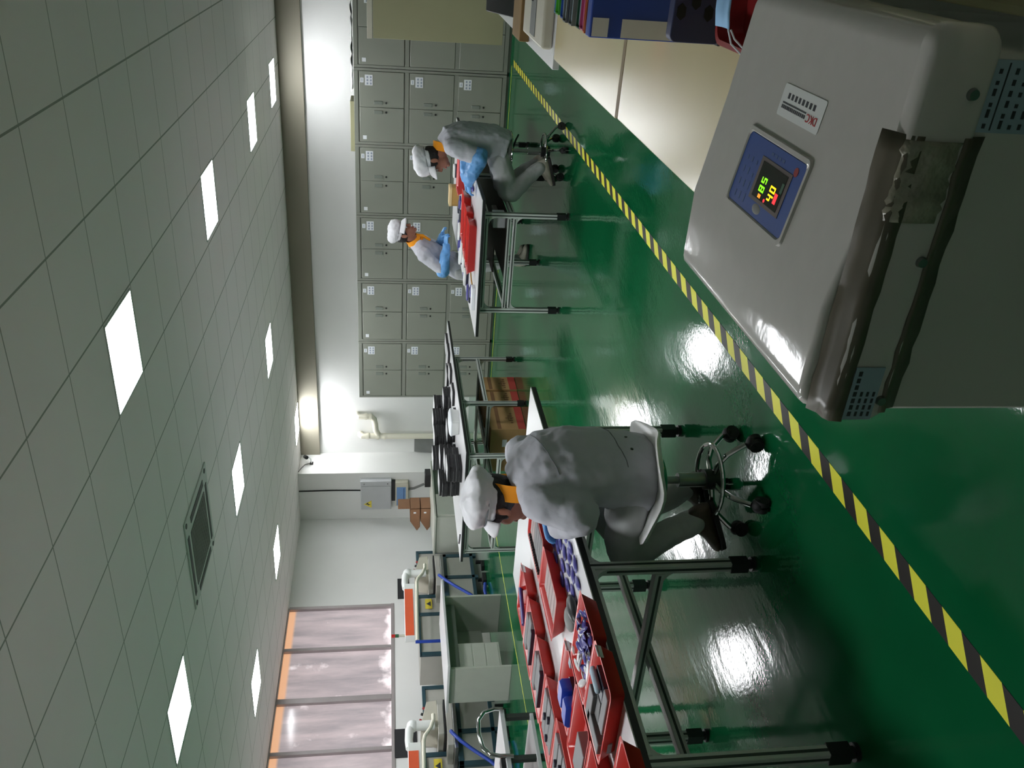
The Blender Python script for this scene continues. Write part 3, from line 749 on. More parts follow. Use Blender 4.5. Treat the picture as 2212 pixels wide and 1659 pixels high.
for k, (x, y, s) in enumerate(wp):
    t = thing('white_case', ['white cased part nearest the camera among the blue pieces', 'white cased part beside the woolly white strip', 'long white cased part behind the red trays', 'white cased part closest to the standing woman', 'white cased part under the gloved hands', 'white cased part beyond the tan box'][k], 'part', (x, y, TZ), rz=rnd.uniform(-.3, .1), group='white cased parts')
    MB().prism(rrect(-s / 2, s / 2, -.045, .045, .03), 'z', 0, .022).build('base', 'navy_part', t, local=True)
    MB().prism(rrect(-s / 2, s / 2, -.045, .045, .03), 'z', .022, .042).build('cover', 'white_plastic', t, local=True, bevel=.006)
bl = [(-3.0, 6.95), (-2.92, 6.85), (-3.06, 7.15), (-2.78, 7.55), (-2.83, 7.90), (-2.93, 8.05), (-2.72, 8.25), (-3.0, 8.25), (-2.86, 8.35), (-2.68, 8.45), (-3.02, 7.55), (-2.6, 8.35)]
for k, (x, y) in enumerate(bl):
    far('lens_part', x, y, .14, .07, .02, 'purple' if k % 3 else 'navy_part', 'thin blue part lying loose in front of the standing woman', 'part', rz=rnd.uniform(-.8, .4), bev=.008, group='blue parts before the standing woman')
far('felt_strip', -2.78, 7.30, .05, .26, .05, 'cream', 'woolly cream strip lying between the white parts and red trays', 'strip', rz=.25, bev=.02)
tw = MB().tube([(-2.86, 6.75, TZ + .006), (-2.84, 6.9, TZ + .006), (-2.80, 7.05, TZ + .006)], .006, 8); item('stick', tw, 'tan_box', 'thin tan stick on the clear end of the far white table', 'stick')
dk = [(-2.12, 7.25, .07), (-2.10, 7.12, .05), (-2.14, 7.45, .10), (-2.18, 7.62, .09), (-2.06, 7.66, .08), (-2.10, 7.82, .09), (-2.05, 7.30, .03)]
for k, (x, y, s) in enumerate(dk):
    item('lens_part', MB().ell((x, y, TZ + .012), (s * .5, s * .75, .012), n=14, k=6), 'purple' if k % 2 else 'navy_part', 'dark oval part scattered between the red trays and the far seated worker', 'part', 'dark ovals on the far table')
item('roll', MB().ell((-2.13, 7.50, TZ + .03), (.05, .06, .03), n=16, k=8), 'grey_file', 'dark grey bundle leaning on the far red trays', 'bundle')
item('roll', MB().ell((-2.16, 7.33, TZ + .03), (.045, .07, .03), n=16, k=8), 'rubber', 'black bundle in front of the far red trays', 'bundle')

item('pen', MB().cyl((-5.66, 6.78, TZ + .008), (-5.50, 6.72, TZ + .008), .007, n=10), 'black', 'black marker pen at the bare end of the pad table', 'pen')
# ---------------------------------------------------------------- cream worktop and what stands on it
def bench(name, label, x0, x1, y0, y1, z, mt, cat='table'):
    t = thing(name, label, cat, ((x0 + x1) / 2, (y0 + y1) / 2, 0))
    MB().box(x0, x1, y0, y1, z - .03, z).build('worktop', mt, t, bevel=.003)
    b = MB(); b.box(x0 + .08, x1 - .04, y0 + .02, y0 + .05, .05, z - .03); b.box(x0 + .08, x1 - .04, y1 - .05, y1 - .02, .05, z - .03); b.box(x0 + .09, x0 + .11, y0 + .05, y1 - .05, .1, z - .03)
    b.build('side_panels', 'desk', t, bevel=.002)
    for x in (x0 + .1, x1 - .06):
        for y in (y0 + .035, y1 - .035): MB().cyl((x, y, 0), (x, y, .05), .02, n=12).build('foot', 'black', t)
    return t
bench('work_bench', 'cream-topped bench right behind the grey machine, nearest part', -.55, .42, 1.62, 2.668, .75, 'table_cream')
bench('work_bench', 'cream-topped bench under the coloured folders, beyond the brown joint', -.555, .42, 2.70, 3.845, .75, 'table_cream')
bench('work_bench', 'white-topped bench beyond the cream benches, with beige device on it', -.60, .42, 3.86, 6.2, .75, 'top_white')
tag(MB().box(-.548, .42, 2.6685, 2.6995, .60, .7505).build('joint_strip', 'brown_gap'), 'brown joint strip between the two cream bench tops', 'strip')

t = thing('file_box', 'blue file box with grey label panels at the near end of the folders', 'file box', (-.09, 2.23, .75))
MB().box(-.262, .08, 2.20, 2.245, .75, .972).build('case', 'blue_file', t, bevel=.003)
lb = MB(); lb.box(-.259, -.216, 2.1985, 2.1995, .755, .893); lb.box(-.259, -.216, 2.1985, 2.1995, .926, .966); lb.build('label', 'grey_label', t, smooth=0)
FO = [(2.775, -.268, 'lightblue_file', 'light blue', .955), (2.715, -.264, 'green_file', 'bright green', .962), (2.655, -.268, 'midblue_file', 'mid blue', .958), (2.60, -.272, 'grey_file', 'pale grey blue', .96), (2.55, -.270, 'dark_file', 'dark navy', .955),
      (2.495, -.268, 'grey_file', 'mid grey', .963), (2.44, -.266, 'paper', 'white', .955), (2.395, -.264, 'darkgreen_file', 'dark green', .962), (2.35, -.262, 'pink_file', 'pink', .962), (2.285, -.262, 'orange_file', 'thin orange', .968)]
for k, (y, x, mt, nm, zt) in enumerate(FO):
    th = .05 if k not in (6, 9) else .02
    t = thing('folder', f'{nm} folder standing in the row behind the blue file box', 'folder', (x + .15, y, .75), group=None)
    c = MB(); c.box(x, x + .31, y - th / 2 + .002, y - th / 2 + .005, .75, zt); c.box(x, x + .31, y + th / 2 - .005, y + th / 2 - .002, .75, zt); c.box(x, x + .003, y - th / 2 + .005, y + th / 2 - .005, .75, zt)
    c.build('cover', mt, t, smooth=0)
    MB().box(x + .006, x + .305, y - th / 2 + .006, y + th / 2 - .006, .752, zt - .006).build('pages', mt if k in (1, 8) else 'paper_blue', t, smooth=0)
# navy perforated basket
def basket(name, label, x0, x1, y0, y1, z, h, mt, hexes):
    t = thing(name, label, 'basket', ((x0 + x1) / 2, (y0 + y1) / 2, z))
    ox, oy = (x0 + x1) / 2, (y0 + y1) / 2; w, d = x1 - x0, y1 - y0
    def ring(zz, e, r): return [Vector((ox + x, oy + y, z + zz)) for x, y in rrect(-w / 2 + e, w / 2 - e, -d / 2 + e, d / 2 - e, r)]
    MB().loft([ring(0, .012, .03), ring(h, .0, .035), ring(h + .006, -.004, .035), ring(h + .006, .006, .03), ring(h, .006, .03), ring(.004, .016, .028)]).build('shell', mt, t, smooth=50)
    hx = MB()
    for r in range(hexes):
        for c in range(int(w / .04) - 1):
            cx_ = x0 + .035 + c * .04 + (.02 if r % 2 else 0); cz_ = z + .03 + r * .028
            if cx_ > x1 - .03: continue
            e = .012 * (1 - (cz_ - z) / h)
            hx.prism([(cx_ + .014 * math.cos(R(60 * k)), cz_ + .011 * math.sin(R(60 * k))) for k in range(6)], 'y', y0 + e - .0015, y0 + e + .0)
    hx.build('perforation', 'gap', t, smooth=0)
    return t
t = thing('file_holder', 'navy perforated plastic holder standing in front of the blue file box', 'holder', (-.05, 1.93, .75))
MB().loft([[Vector((-.05 + (x) * k_, y, .75 + z)) for x, z in rrect(-.176, .176, .0, .112, .014)] for y, k_ in ((1.90, 1), (1.935, 1))]).build('shell', 'navy', t, bevel=.002, smooth=40)
MB().box(-.228, .13, 1.893, 1.94, .7505, .756).build('foot_rim', 'black', t, bevel=.001)
hx = MB()
for r in range(3):
    for c in range(7):
        ax = -.165 + c * .045 + (.022 if r % 2 else 0); az = .785 + r * .030
        hx.prism([(ax + .017 * math.cos(R(60 * k)), az + .011 * math.sin(R(60 * k))) for k in range(6)], 'y', 1.8985, 1.9005)
hx.build('perforation', 'gap', t, smooth=0)
basket('basket', 'dark red plastic basket beside the grey machine, pale blue mask over its edge', -.205, .14, 1.585, 1.79, .75, .048, 'red_dark', 1)
t = thing('face_mask', 'pale blue face mask with white string lying over the red basket', 'mask', (-.12, 1.65, .83))
mk = MB(); n_ = 6
rows = [[Vector((-.165 + .17 * i / n_, 1.62 + .055 * j / 3, .836 + .006 * math.sin(i * .9) + .004 * math.cos(j * 2.1) + .002 * j)) for i in range(n_ + 1)] for j in range(4)]
mk.add([p for r in rows for p in r], [(j * (n_ + 1) + i, j * (n_ + 1) + i + 1, (j + 1) * (n_ + 1) + i + 1, (j + 1) * (n_ + 1) + i) for j in range(3) for i in range(n_)])
o = mk.build('cloth', 'mask_blue', t); md = o.modifiers.new('t', 'SOLIDIFY'); md.thickness = .003
MB().tube([(-.165, 1.632, .838), (-.19, 1.625, .83), (-.215, 1.612, .80), (-.235, 1.60, .756), (-.222, 1.59, .754), (-.205, 1.60, .80), (-.18, 1.612, .83), (-.165, 1.618, .838)], .0018, 6).build('string', 'paper', t)
# white bench things
item('carton_tray', MB().box(-.585, -.1, 4.58, 4.86, .75, .80), 'brown_box', 'flat brown box on the white bench behind the beige device', 'box', bevel=.004)
t = thing('beige_device', 'beige bench device with grey slot on the white bench beyond the folders', 'device', (-.3, 4.18, .75))
MB().box(-.525, -.05, 3.90, 4.48, .75, .80).build('case', 'cream', t, bevel=.012, seg=3)
MB().box(-.50, -.12, 4.10, 4.24, .7985, .803).build('slot', 'grey_file', t); MB().box(-.36, -.25, 4.19, 4.235, .803, .806).build('window', 'gap', t)
t = thing('black_stand', 'black tilted stand at the far end of the white bench', 'stand', (-.36, 5.0, .75))
MB().prism([(4.95, .75), (5.3, .75), (5.3, .90), (5.26, .90)], 'x', -.52, -.1).build('wedge', 'black', t, bevel=.004)
MB().box(-.50, -.12, 4.92, 4.95, .75, .765).build('lip', 'steel', t, bevel=.002)
# khaki board on its stand
t = thing('notice_board', 'khaki board on a stand in front of the last lockers', 'board', (-.5, 9.4, 0))
MB().box(-1.245, .5, 9.38, 9.42, .28, 1.60).build('panel', 'khaki', t, bevel=.003)
MB().box(-1.25, .5, 9.37, 9.43, 1.607, 1.66).build('top_rail', 'cream', t, bevel=.004)
for x in (-.70, .45):
    MB().box(x - .02, x + .02, 9.43, 9.47, .03, 1.6).build('leg', 'desk_panel', t, bevel=.002); MB().box(x - .02, x + .02, 9.2, 9.7, 0, .03).build('foot', 'desk_panel', t, bevel=.002)

# ---------------------------------------------------------------- grey machine in the foreground
t = thing('packing_machine', 'large grey-white machine with blue control panel in the near corner', 'machine', (-.34, 1.26, 0))
MB().box(-.585, -.105, .967, 1.555, .06, .772).build('cabinet', 'machine_body', t, bevel=.006)
for x in (-.55, -.14):
    for y in (1.0, 1.52):
        c = MB(); c.cyl((x - .012, y, .03), (x + .012, y, .03), .03, n=18); c.box(x - .02, x + .02, y - .02, y + .02, .045, .06); c.build('caster', 'black', t)
prof = [(-.597, .774), (-.597, .850), (-.593, .866), (-.585, .876), (-.574, .8795), (-.560, .880), (-.445, .880), (-.262, .849), (-.115, .830), (-.092, .822), (-.082, .806), (-.080, .774)]
def prof_in(e):
    cx_, cz_ = -.34, .80
    return [(x + (e if x < cx_ else -e), z - e if z > .80 else z) for x, z in prof]
rings = []
for y, e in ((.990, .014), (.993, .006), (1.0, .0), (1.545, .0), (1.556, .005), (1.561, .014)):
    rings.append([Vector((x, y, z)) for x, z in prof_in(e)])
tcv = MB().loft(rings).build('top_cover', 'machine', t, smooth=60)
wn = tcv.modifiers.new('w', 'WEIGHTED_NORMAL'); wn.keep_sharp = True; wn.weight = 100
fr = []
for y, e in ((.980, .0), (.962, .0), (.955, .004), (.952, .012)):
    fr.append([Vector((x, y, z)) for x, z in rrect(-.597 + e, -.076 - e, .766 + e * .8, .853 - e * .8, .026, 6)])
fp = MB().loft(fr).build('front_bumper', 'machine', t, smooth=60)
for x, z in ((-.560, .782), (-.356, .787), (-.150, .790)):
    s = MB(); s.cyl((x, .952, z), (x, .9465, z), .0075, .006, n=16); s.build('screw', 'steel', t)
tp = MB(); k = 16
def tape(name, mt, x0, x1, sec, jag=.0):
    r_ = random.Random(4); rows = []
    for i in range(k + 1):
        x = x0 + (x1 - x0) * i / k
        rows.append([Vector((x, y + r_.uniform(-jag, jag) * .3, z + r_.uniform(-jag, jag))) for y, z in sec])
    m = MB(); n = len(sec)
    m.add([p for q in rows for p in q], [(i * n + j, i * n + j + 1, (i + 1) * n + j + 1, (i + 1) * n + j) for i in range(k) for j in range(n - 1)])
    o = m.build(name, mt, t, smooth=60); md = o.modifiers.new('t', 'SOLIDIFY'); md.thickness = .0008; md.offset = 0
    return o
tape('packing_tape', 'tape_brown', -.594, -.20, [(.9895, .868), (.976, .8575), (.962, .8545), (.953, .848), (.9502, .832)], .0015)
tape('clear_film', 'film', -.305, -.205, [(.958, .8545), (.9515, .846), (.9495, .815), (.950, .785)], .003)
tape('packing_tape', 'tape_brown', -.58, -.20, [(.9512, .782), (.9530, .770), (.9625, .764), (.9658, .748)], .002)
# stickers on the bumper and the cabinet
s = MB(); s.box(-.590, -.508, .9496, .9512, .790, .832); s.build('sticker', 'paper_blue', t, smooth=0)
s = MB()
for r in range(4):
    for c in range(7 if r == 0 else 4): s.box(-.584 + c * .0105, -.577 + c * .0105, .9490, .9497, .8215 - r * .009, (.8265 if r == 0 else .825) - r * .009)
s.build('sticker_print', 'ink', t, smooth=0)
MB().box(-.195, -.112, .9648, .9668, .63, .764).build('sticker', 'paper_blue', t, smooth=0)
s = MB(); r_ = random.Random(8)
s.box(-.192, -.115, .9640, .9650, .744, .7455)
for r in range(9):
    z = .752 - r * .013 - (.008 if r else 0)
    for c in range(6): s.box(-.190 + c * .0125, -.190 + c * .0125 + r_.uniform(.004, .010), .9640, .9650, z, z + .004)
s.build('sticker_print', 'ink', t, smooth=0)
# sloped panel
ang = math.atan2(.031, .183)
pm = Matrix.Translation((-.3515, 1.281, .8648)) @ Matrix.Rotation(ang, 4, 'Y')
def onp(mb): return mb.xf(pm)
bz = MB(); bz.loft([[Vector((x, y, z)) for x, y in rrect(-.068 + e, .068 - e, -.122 + e, .122 - e, .012)] for z, e in ((-.002, 0), (.0035, .002), (.0035, .008), (.0012, .010))], cap=False)
onp(bz).build('panel_bezel', 'machine', t, smooth=40)
pb = onp(MB().prism(rrect(-.057, .057, -.110, .110, .008), 'z', -.001, .0015)).build('control_panel', 'panel_blue', t)
onp(MB().box(-.034, .034, -.080, .036, .0015, .0022)).build('display_frame', 'lcd_frame', pb, smooth=0)
onp(MB().box(-.028, .028, -.070, .026, .0022, .0027)).build('display', 'lcd', pb, smooth=0)
SEG = {'8': 'abcdefg', '5': 'afgcd', '4': 'fgbc', '0': 'abcdef', '1': 'bc'}
def digits(txt, x, y, h, mt, name):
    w = h * .52; b = h * .15; m = MB()
    for i, c in enumerate(txt):
        ox = x + i * (w + b * 1.3)
        for sg in SEG[c]:
            r_ = {'a': (b * .3, w - b * .3, h - b, h), 'd': (b * .3, w - b * .3, 0, b), 'g': (b * .3, w - b * .3, h / 2 - b / 2, h / 2 + b / 2), 'f': (0, b, h / 2, h), 'b': (w - b, w, h / 2, h), 'e': (0, b, 0, h / 2), 'c': (w - b, w, 0, h / 2)}[sg]
            m.box(ox + r_[0], ox + r_[1], y + r_[2], y + r_[3], .0027, .0030)
    return onp(m).build(name, mt, pb, smooth=0)
digits('85', -.016, -.010, .019, 'led_green', 'green_digits')
digits('40', -.020, -.047, .019, 'led_yellow', 'amber_digits')
onp(MB().box(-.019, -.003, -.060, -.050, .0027, .0030)).build('red_lamp', 'led_red', pb, smooth=0)
onp(MB().box(-.0255, -.0195, -.006, .004, .0027, .0030)).build('orange_lamp', 'led_orange', pb, smooth=0)
onp(MB().cyl((-.024, -.022, .0027), (-.024, -.022, .0030), .003)).build('red_dot', 'led_red', pb, smooth=0)
onp(MB().box(.0, .016, -.068, -.060, .0027, .0029)).build('faint_digits', 'darkgreen_file', pb, smooth=0)
onp(MB().cyl((.040, -.085, .0015), (.040, -.085, .0020), .007)).build('stop_mark', 'red_dark', pb)
m = MB(); r_ = random.Random(2)
for r in range(3):
    for c in range(4): m.box(-.048 + c * .021, -.048 + c * .021 + r_.uniform(.006, .014), .048 + r * .019, .0525 + r * .019, .0015, .0018)
onp(m).build('faint_legend', 'ink_blue', pb, smooth=0); m = MB()
for c in range(4): m.box(.041, .046, -.04 + c * .014, -.031 + c * .014, .0015, .0018)
onp(m).build('edge_legend', 'ink_blue', pb, smooth=0)
m = MB(); m.ell((-.043, -.005, .0015), (.008, .016, .0006), n=14, k=6); onp(m).build('worn_patch', 'grey_file', pb)
# maker's sticker on the sloped right part
sang = math.atan2(.019, .147)
sm = Matrix.Translation((-.2305, 1.257, .8453)) @ Matrix.Rotation(sang, 4, 'Y')
st = MB().prism(rrect(-.024, .024, -.073, .073, .004), 'z', 0, .0006).xf(sm).build('maker_sticker', 'white_plastic', t, smooth=0)
# letters run along +y with their tops toward -x
lt = sm @ Matrix.Rotation(R(90), 4, 'Z')
text_mesh('lettering', 'DKC', .017, 'logo_red', lt @ Matrix.Translation((-.062, .008, .0007)) @ Matrix.Diagonal((1, 1, 1, 1)), st)
m = MB(); r_ = random.Random(6)
for c in range(14): m.box(.006, .012, -.020 + c * .0062, -.0157 + c * .0062, .0006, .0009) if False else m.box(-.012, -.0065, -.022 + c * .0062, -.0172 + c * .0062, .0006, .0009)
for c in range(20): m.box(-.0045, -.002, -.022 + c * .0043, -.0187 + c * .0043, .0006, .0009)
for c in range(8): m.box(.004, .0125, -.045 + c * .0128, -.0380 + c * .0128, .0006, .0009)
m.xf(sm).build('fine_print', 'ink', st, smooth=0)
# ribbed sheet beside the machine
rb = MB(); rb.box(-.07, .30, .75, 1.45, .695, .705)
for kk in range(9): rb.prism([(-.06 + kk * .04, .705), (-.05 + kk * .04, .717), (-.035 + kk * .04, .717), (-.025 + kk * .04, .705)], 'y', .75, 1.45)
t = thing('trolley', 'low trolley with olive ribbed top against the grey machine', 'trolley', (.11, 1.1, 0))
rb.build('ribbed_top', 'olive', t, bevel=.002)
for x in (-.05, .28):
    for y in (.78, 1.42): MB().box(x - .012, x + .012, y - .012, y + .012, .0, .695).build('leg', 'black', t)

PRE = set(bpy.data.objects)
def shift_new(d):
    global PRE
    for o in set(bpy.data.objects) - PRE:
        if o.parent is None: o.location += Vector(d)
    PRE = set(bpy.data.objects)
# ---------------------------------------------------------------- back corner: pipe, board, boxes on the pier
t = thing('drain_pipe', 'cream pvc drain pipe with side elbow on the back wall beside the lockers', 'pipe', (-8.7, YB - .08, 0))
MB().tube([(-8.70, YB - .01, 1.935), (-8.70, YB - .06, 1.93), (-8.70, YB - .10, 1.90), (-8.70, YB - .10, 1.84), (-8.71, YB - .10, 1.2), (-8.72, YB - .10, 0.0)], .052, 16).build('main_pipe', 'pvc', t)
MB().tube([(-8.29, YB - .01, 1.985), (-8.29, YB - .07, 1.98), (-8.29, YB - .10, 1.95), (-8.29, YB - .10, 1.82), (-8.30, YB - .10, 1.74), (-8.35, YB - .10, 1.69), (-8.44, YB - .10, 1.67), (-8.58, YB - .10, 1.66), (-8.66, YB - .10, 1.62)], .052, 16).build('side_branch', 'pvc', t)
for (x, z) in ((-8.70, 1.80), (-8.71, 1.62), (-8.71, 1.5), (-8.29, 1.83), (-8.29, 1.75)):
    MB().cyl((x, YB - .10, z - .02), (x, YB - .10, z + .02), .060, n=18).build('collar', 'pvc', t)
item('leaning_board', MB().prism([(YB - .10, 0), (YB - .08, 0), (YB - .005, .965), (YB - .025, .965)], 'x', -9.10, -8.80), 'grey_file', 'grey board leaning on the back wall next to the pipe', 'board', bevel=.002)
shift_new((.25, 0, 0))
t = thing('switch_box', 'grey steel switch box with yellow warning triangle high on the corner pier', 'switch box', (-9.57, 12.95, 1.38))
MB().box(-9.87, -9.26, 12.885, 13.0, 1.385, 1.925).build('housing', 'switch_box', t, bevel=.005)
MB().box(-9.86, -9.36, 12.872, 12.886, 1.395, 1.915).build('door', 'switch_box', t, bevel=.004)
m = MB(); m.prism([(-9.66, 1.735), (-9.82, 1.735), (-9.74, 1.87)], 'y', 12.868, 12.8715); m.build('warning_sign', 'yellow', t, smooth=0)
m = MB(); m.prism([(-9.742, 1.845), (-9.70, 1.79), (-9.735, 1.79), (-9.74, 1.75), (-9.765, 1.80), (-9.742, 1.80)], 'y', 12.866, 12.8685); m.build('bolt_mark', 'ink', t, smooth=0)
for z in (1.45, 1.86): MB().cyl((-9.31, 12.87, z), (-9.31, 12.886, z), .01, n=10).build('hinge', 'steel', t)
m = MB(); m.tube([(-9.52, 12.99, 1.925), (-9.51, 12.99, 2.4), (-9.52, 12.99, 2.999)], .012, 8)
tag(m.build('cable', 'gap'), 'dark cable running from the switch box up to the ceiling', 'cable')
t = thing('meter', 'small cream meter with blue face under the switch box', 'meter', (-9.55, 12.95, 1.08))
MB().box(-9.82, -9.30, 12.90, 13.0, 1.085, 1.315).build('case', 'cream', t, bevel=.01)
MB().box(-9.80, -9.40, 12.896, 12.901, 1.13, 1.29).build('face', 'screen_blue', t, bevel=.002)
MB().box(-9.75, -9.42, 12.8945, 12.8965, 1.155, 1.17).build('dark_line', 'ink_blue', t)
MB().box(-9.72, -9.30, 12.93, 13.0, 1.315, 1.38).build('bracket', 'black', t)
MB().tube([(-9.50, 12.97, 1.085), (-9.49, 12.985, .98), (-9.40, 12.985, .80)], .022, 10).build('cord', 'grey_file', t)
t = thing('security_camera', 'small black security camera on a white arm high on the corner pier', 'camera', (-9.15, 13.3, 2.85))
MB().box(-9.15, -9.135, 13.27, 13.35, 2.76, 2.82).build('base', 'black', t, bevel=.004)
MB().tube([(-9.14, 13.31, 2.79), (-9.05, 13.31, 2.80), (-9.00, 13.31, 2.84)], .012, 8).build('arm', 'white_plastic', t)
m = MB(); m.cyl((-9.02, 13.34, 2.90), (-8.98, 13.25, 2.86), .035, n=16); m.build('camera_body', 'black', t, bevel=.006)
MB().tube([(-9.145, 13.31, 2.82), (-9.13, 13.25, 2.90), (-9.14, 13.15, 2.96), (-9.145, 13.05, 2.998)], .006, 6).build('wire', 'black', t)

shift_new((.28, -.40, 0))
# ---------------------------------------------------------------- desks along the window wall
t = thing('side_desk', 'grey-topped desk in the back corner holding brown carton bins', 'desk', (-8.5, 11.2, 0))
MB().box(-8.95, -8.15, 10.42, 11.9, .715, .745).build('worktop', 'desk', t, bevel=.003)
MB().box(-8.30, -8.28, 10.5, 11.85, .35, .715).build('modesty_panel', 'desk_panel', t)
MB().box(-8.9, -8.2, 10.44, 10.47, 0, .715).build('end_panel', 'desk', t); MB().box(-8.9, -8.2, 11.84, 11.87, 0, .715).build('end_panel', 'desk', t)
MB().box(-8.27, -8.17, 10.47, 11.0, .08, .70).build('drawer_unit', 'desk', t, bevel=.004)
def bin_(name, z, label):
    t = thing(name, label, 'carton bin', (-9.0, 11.55, z), group='carton bins on the corner desk')
    pl = [(-8.76, z), (-9.14, z), (-9.22, z + .05), (-9.02, z + .165), (-8.76, z + .165)]
    m = MB()
    for y in (11.40, 11.70): m.prism(pl, 'y', y, y + .006)
    m.box(-9.14, -8.76, 11.40, 11.706, z, z + .006); m.box(-8.766, -8.76, 11.40, 11.706, z, z + .165); m.box(-9.02, -8.76, 11.40, 11.706, z + .160, z + .166)
    m.build('shell', 'carton_dark', t, smooth=0)
    MB().box(-9.20, -9.05, 11.42, 11.69, z + .03, z + .09).build('contents', 'paper', t, bevel=.01)
    MB().box(-8.86, -8.83, 11.3985, 11.40, z + .07, z + .11).build('tag', 'paper', t)
    return t
bin_('carton_bin', .745, 'lower brown carton bin with slanted open front on the corner desk')
bin_('carton_bin', .915, 'upper brown carton bin with slanted open front on the corner desk')
item('card_strip', MB().box(-8.80, -8.765, 11.45, 11.68, 1.083, 1.28), 'carton_dark', 'narrow brown card standing on the upper carton bin', 'card', bevel=.002)
t = thing('black_holder', 'black box holder at the far corner of the corner desk', 'holder', (-8.36, 11.7, .745))
MB().box(-8.49, -8.24, 11.62, 11.80, .745, .84).build('box', 'black', t, bevel=.006)
MB().box(-8.46, -8.27, 11.65, 11.77, .84, .846).build('slot', 'grey_file', t)

t = thing('side_desk', 'white-topped steel desk in front of the window between the two orange machines', 'desk', (-8.08, 7.78, 0))
MB().box(-8.47, -7.68, 7.03, 8.50, .735, .765).build('worktop', 'desk_top', t, bevel=.003)
MB().box(-8.40, -7.82, 7.11, 7.14, 0, .735).build('end_panel', 'desk', t, bevel=.003); MB().box(-8.42, -7.77, 8.25, 8.28, 0, .735).build('end_panel', 'desk', t, bevel=.003)
MB().box(-8.40, -8.38, 7.14, 8.25, .22, .735).build('back_panel', 'desk', t)
MB().box(-8.1, -7.9, 7.14, 8.25, .60, .733).build('drawer_rail', 'desk_panel', t, bevel=.003)
dp = MB().box(-8.36, -7.90, 7.15, 7.58, .10, .60).build('pedestal', 'desk', t, bevel=.004)
for k in range(3): MB().box(-7.90, -7.894, 7.17, 7.56, .12 + k * .16, .265 + k * .16).build('drawer', 'desk', dp, bevel=.003)

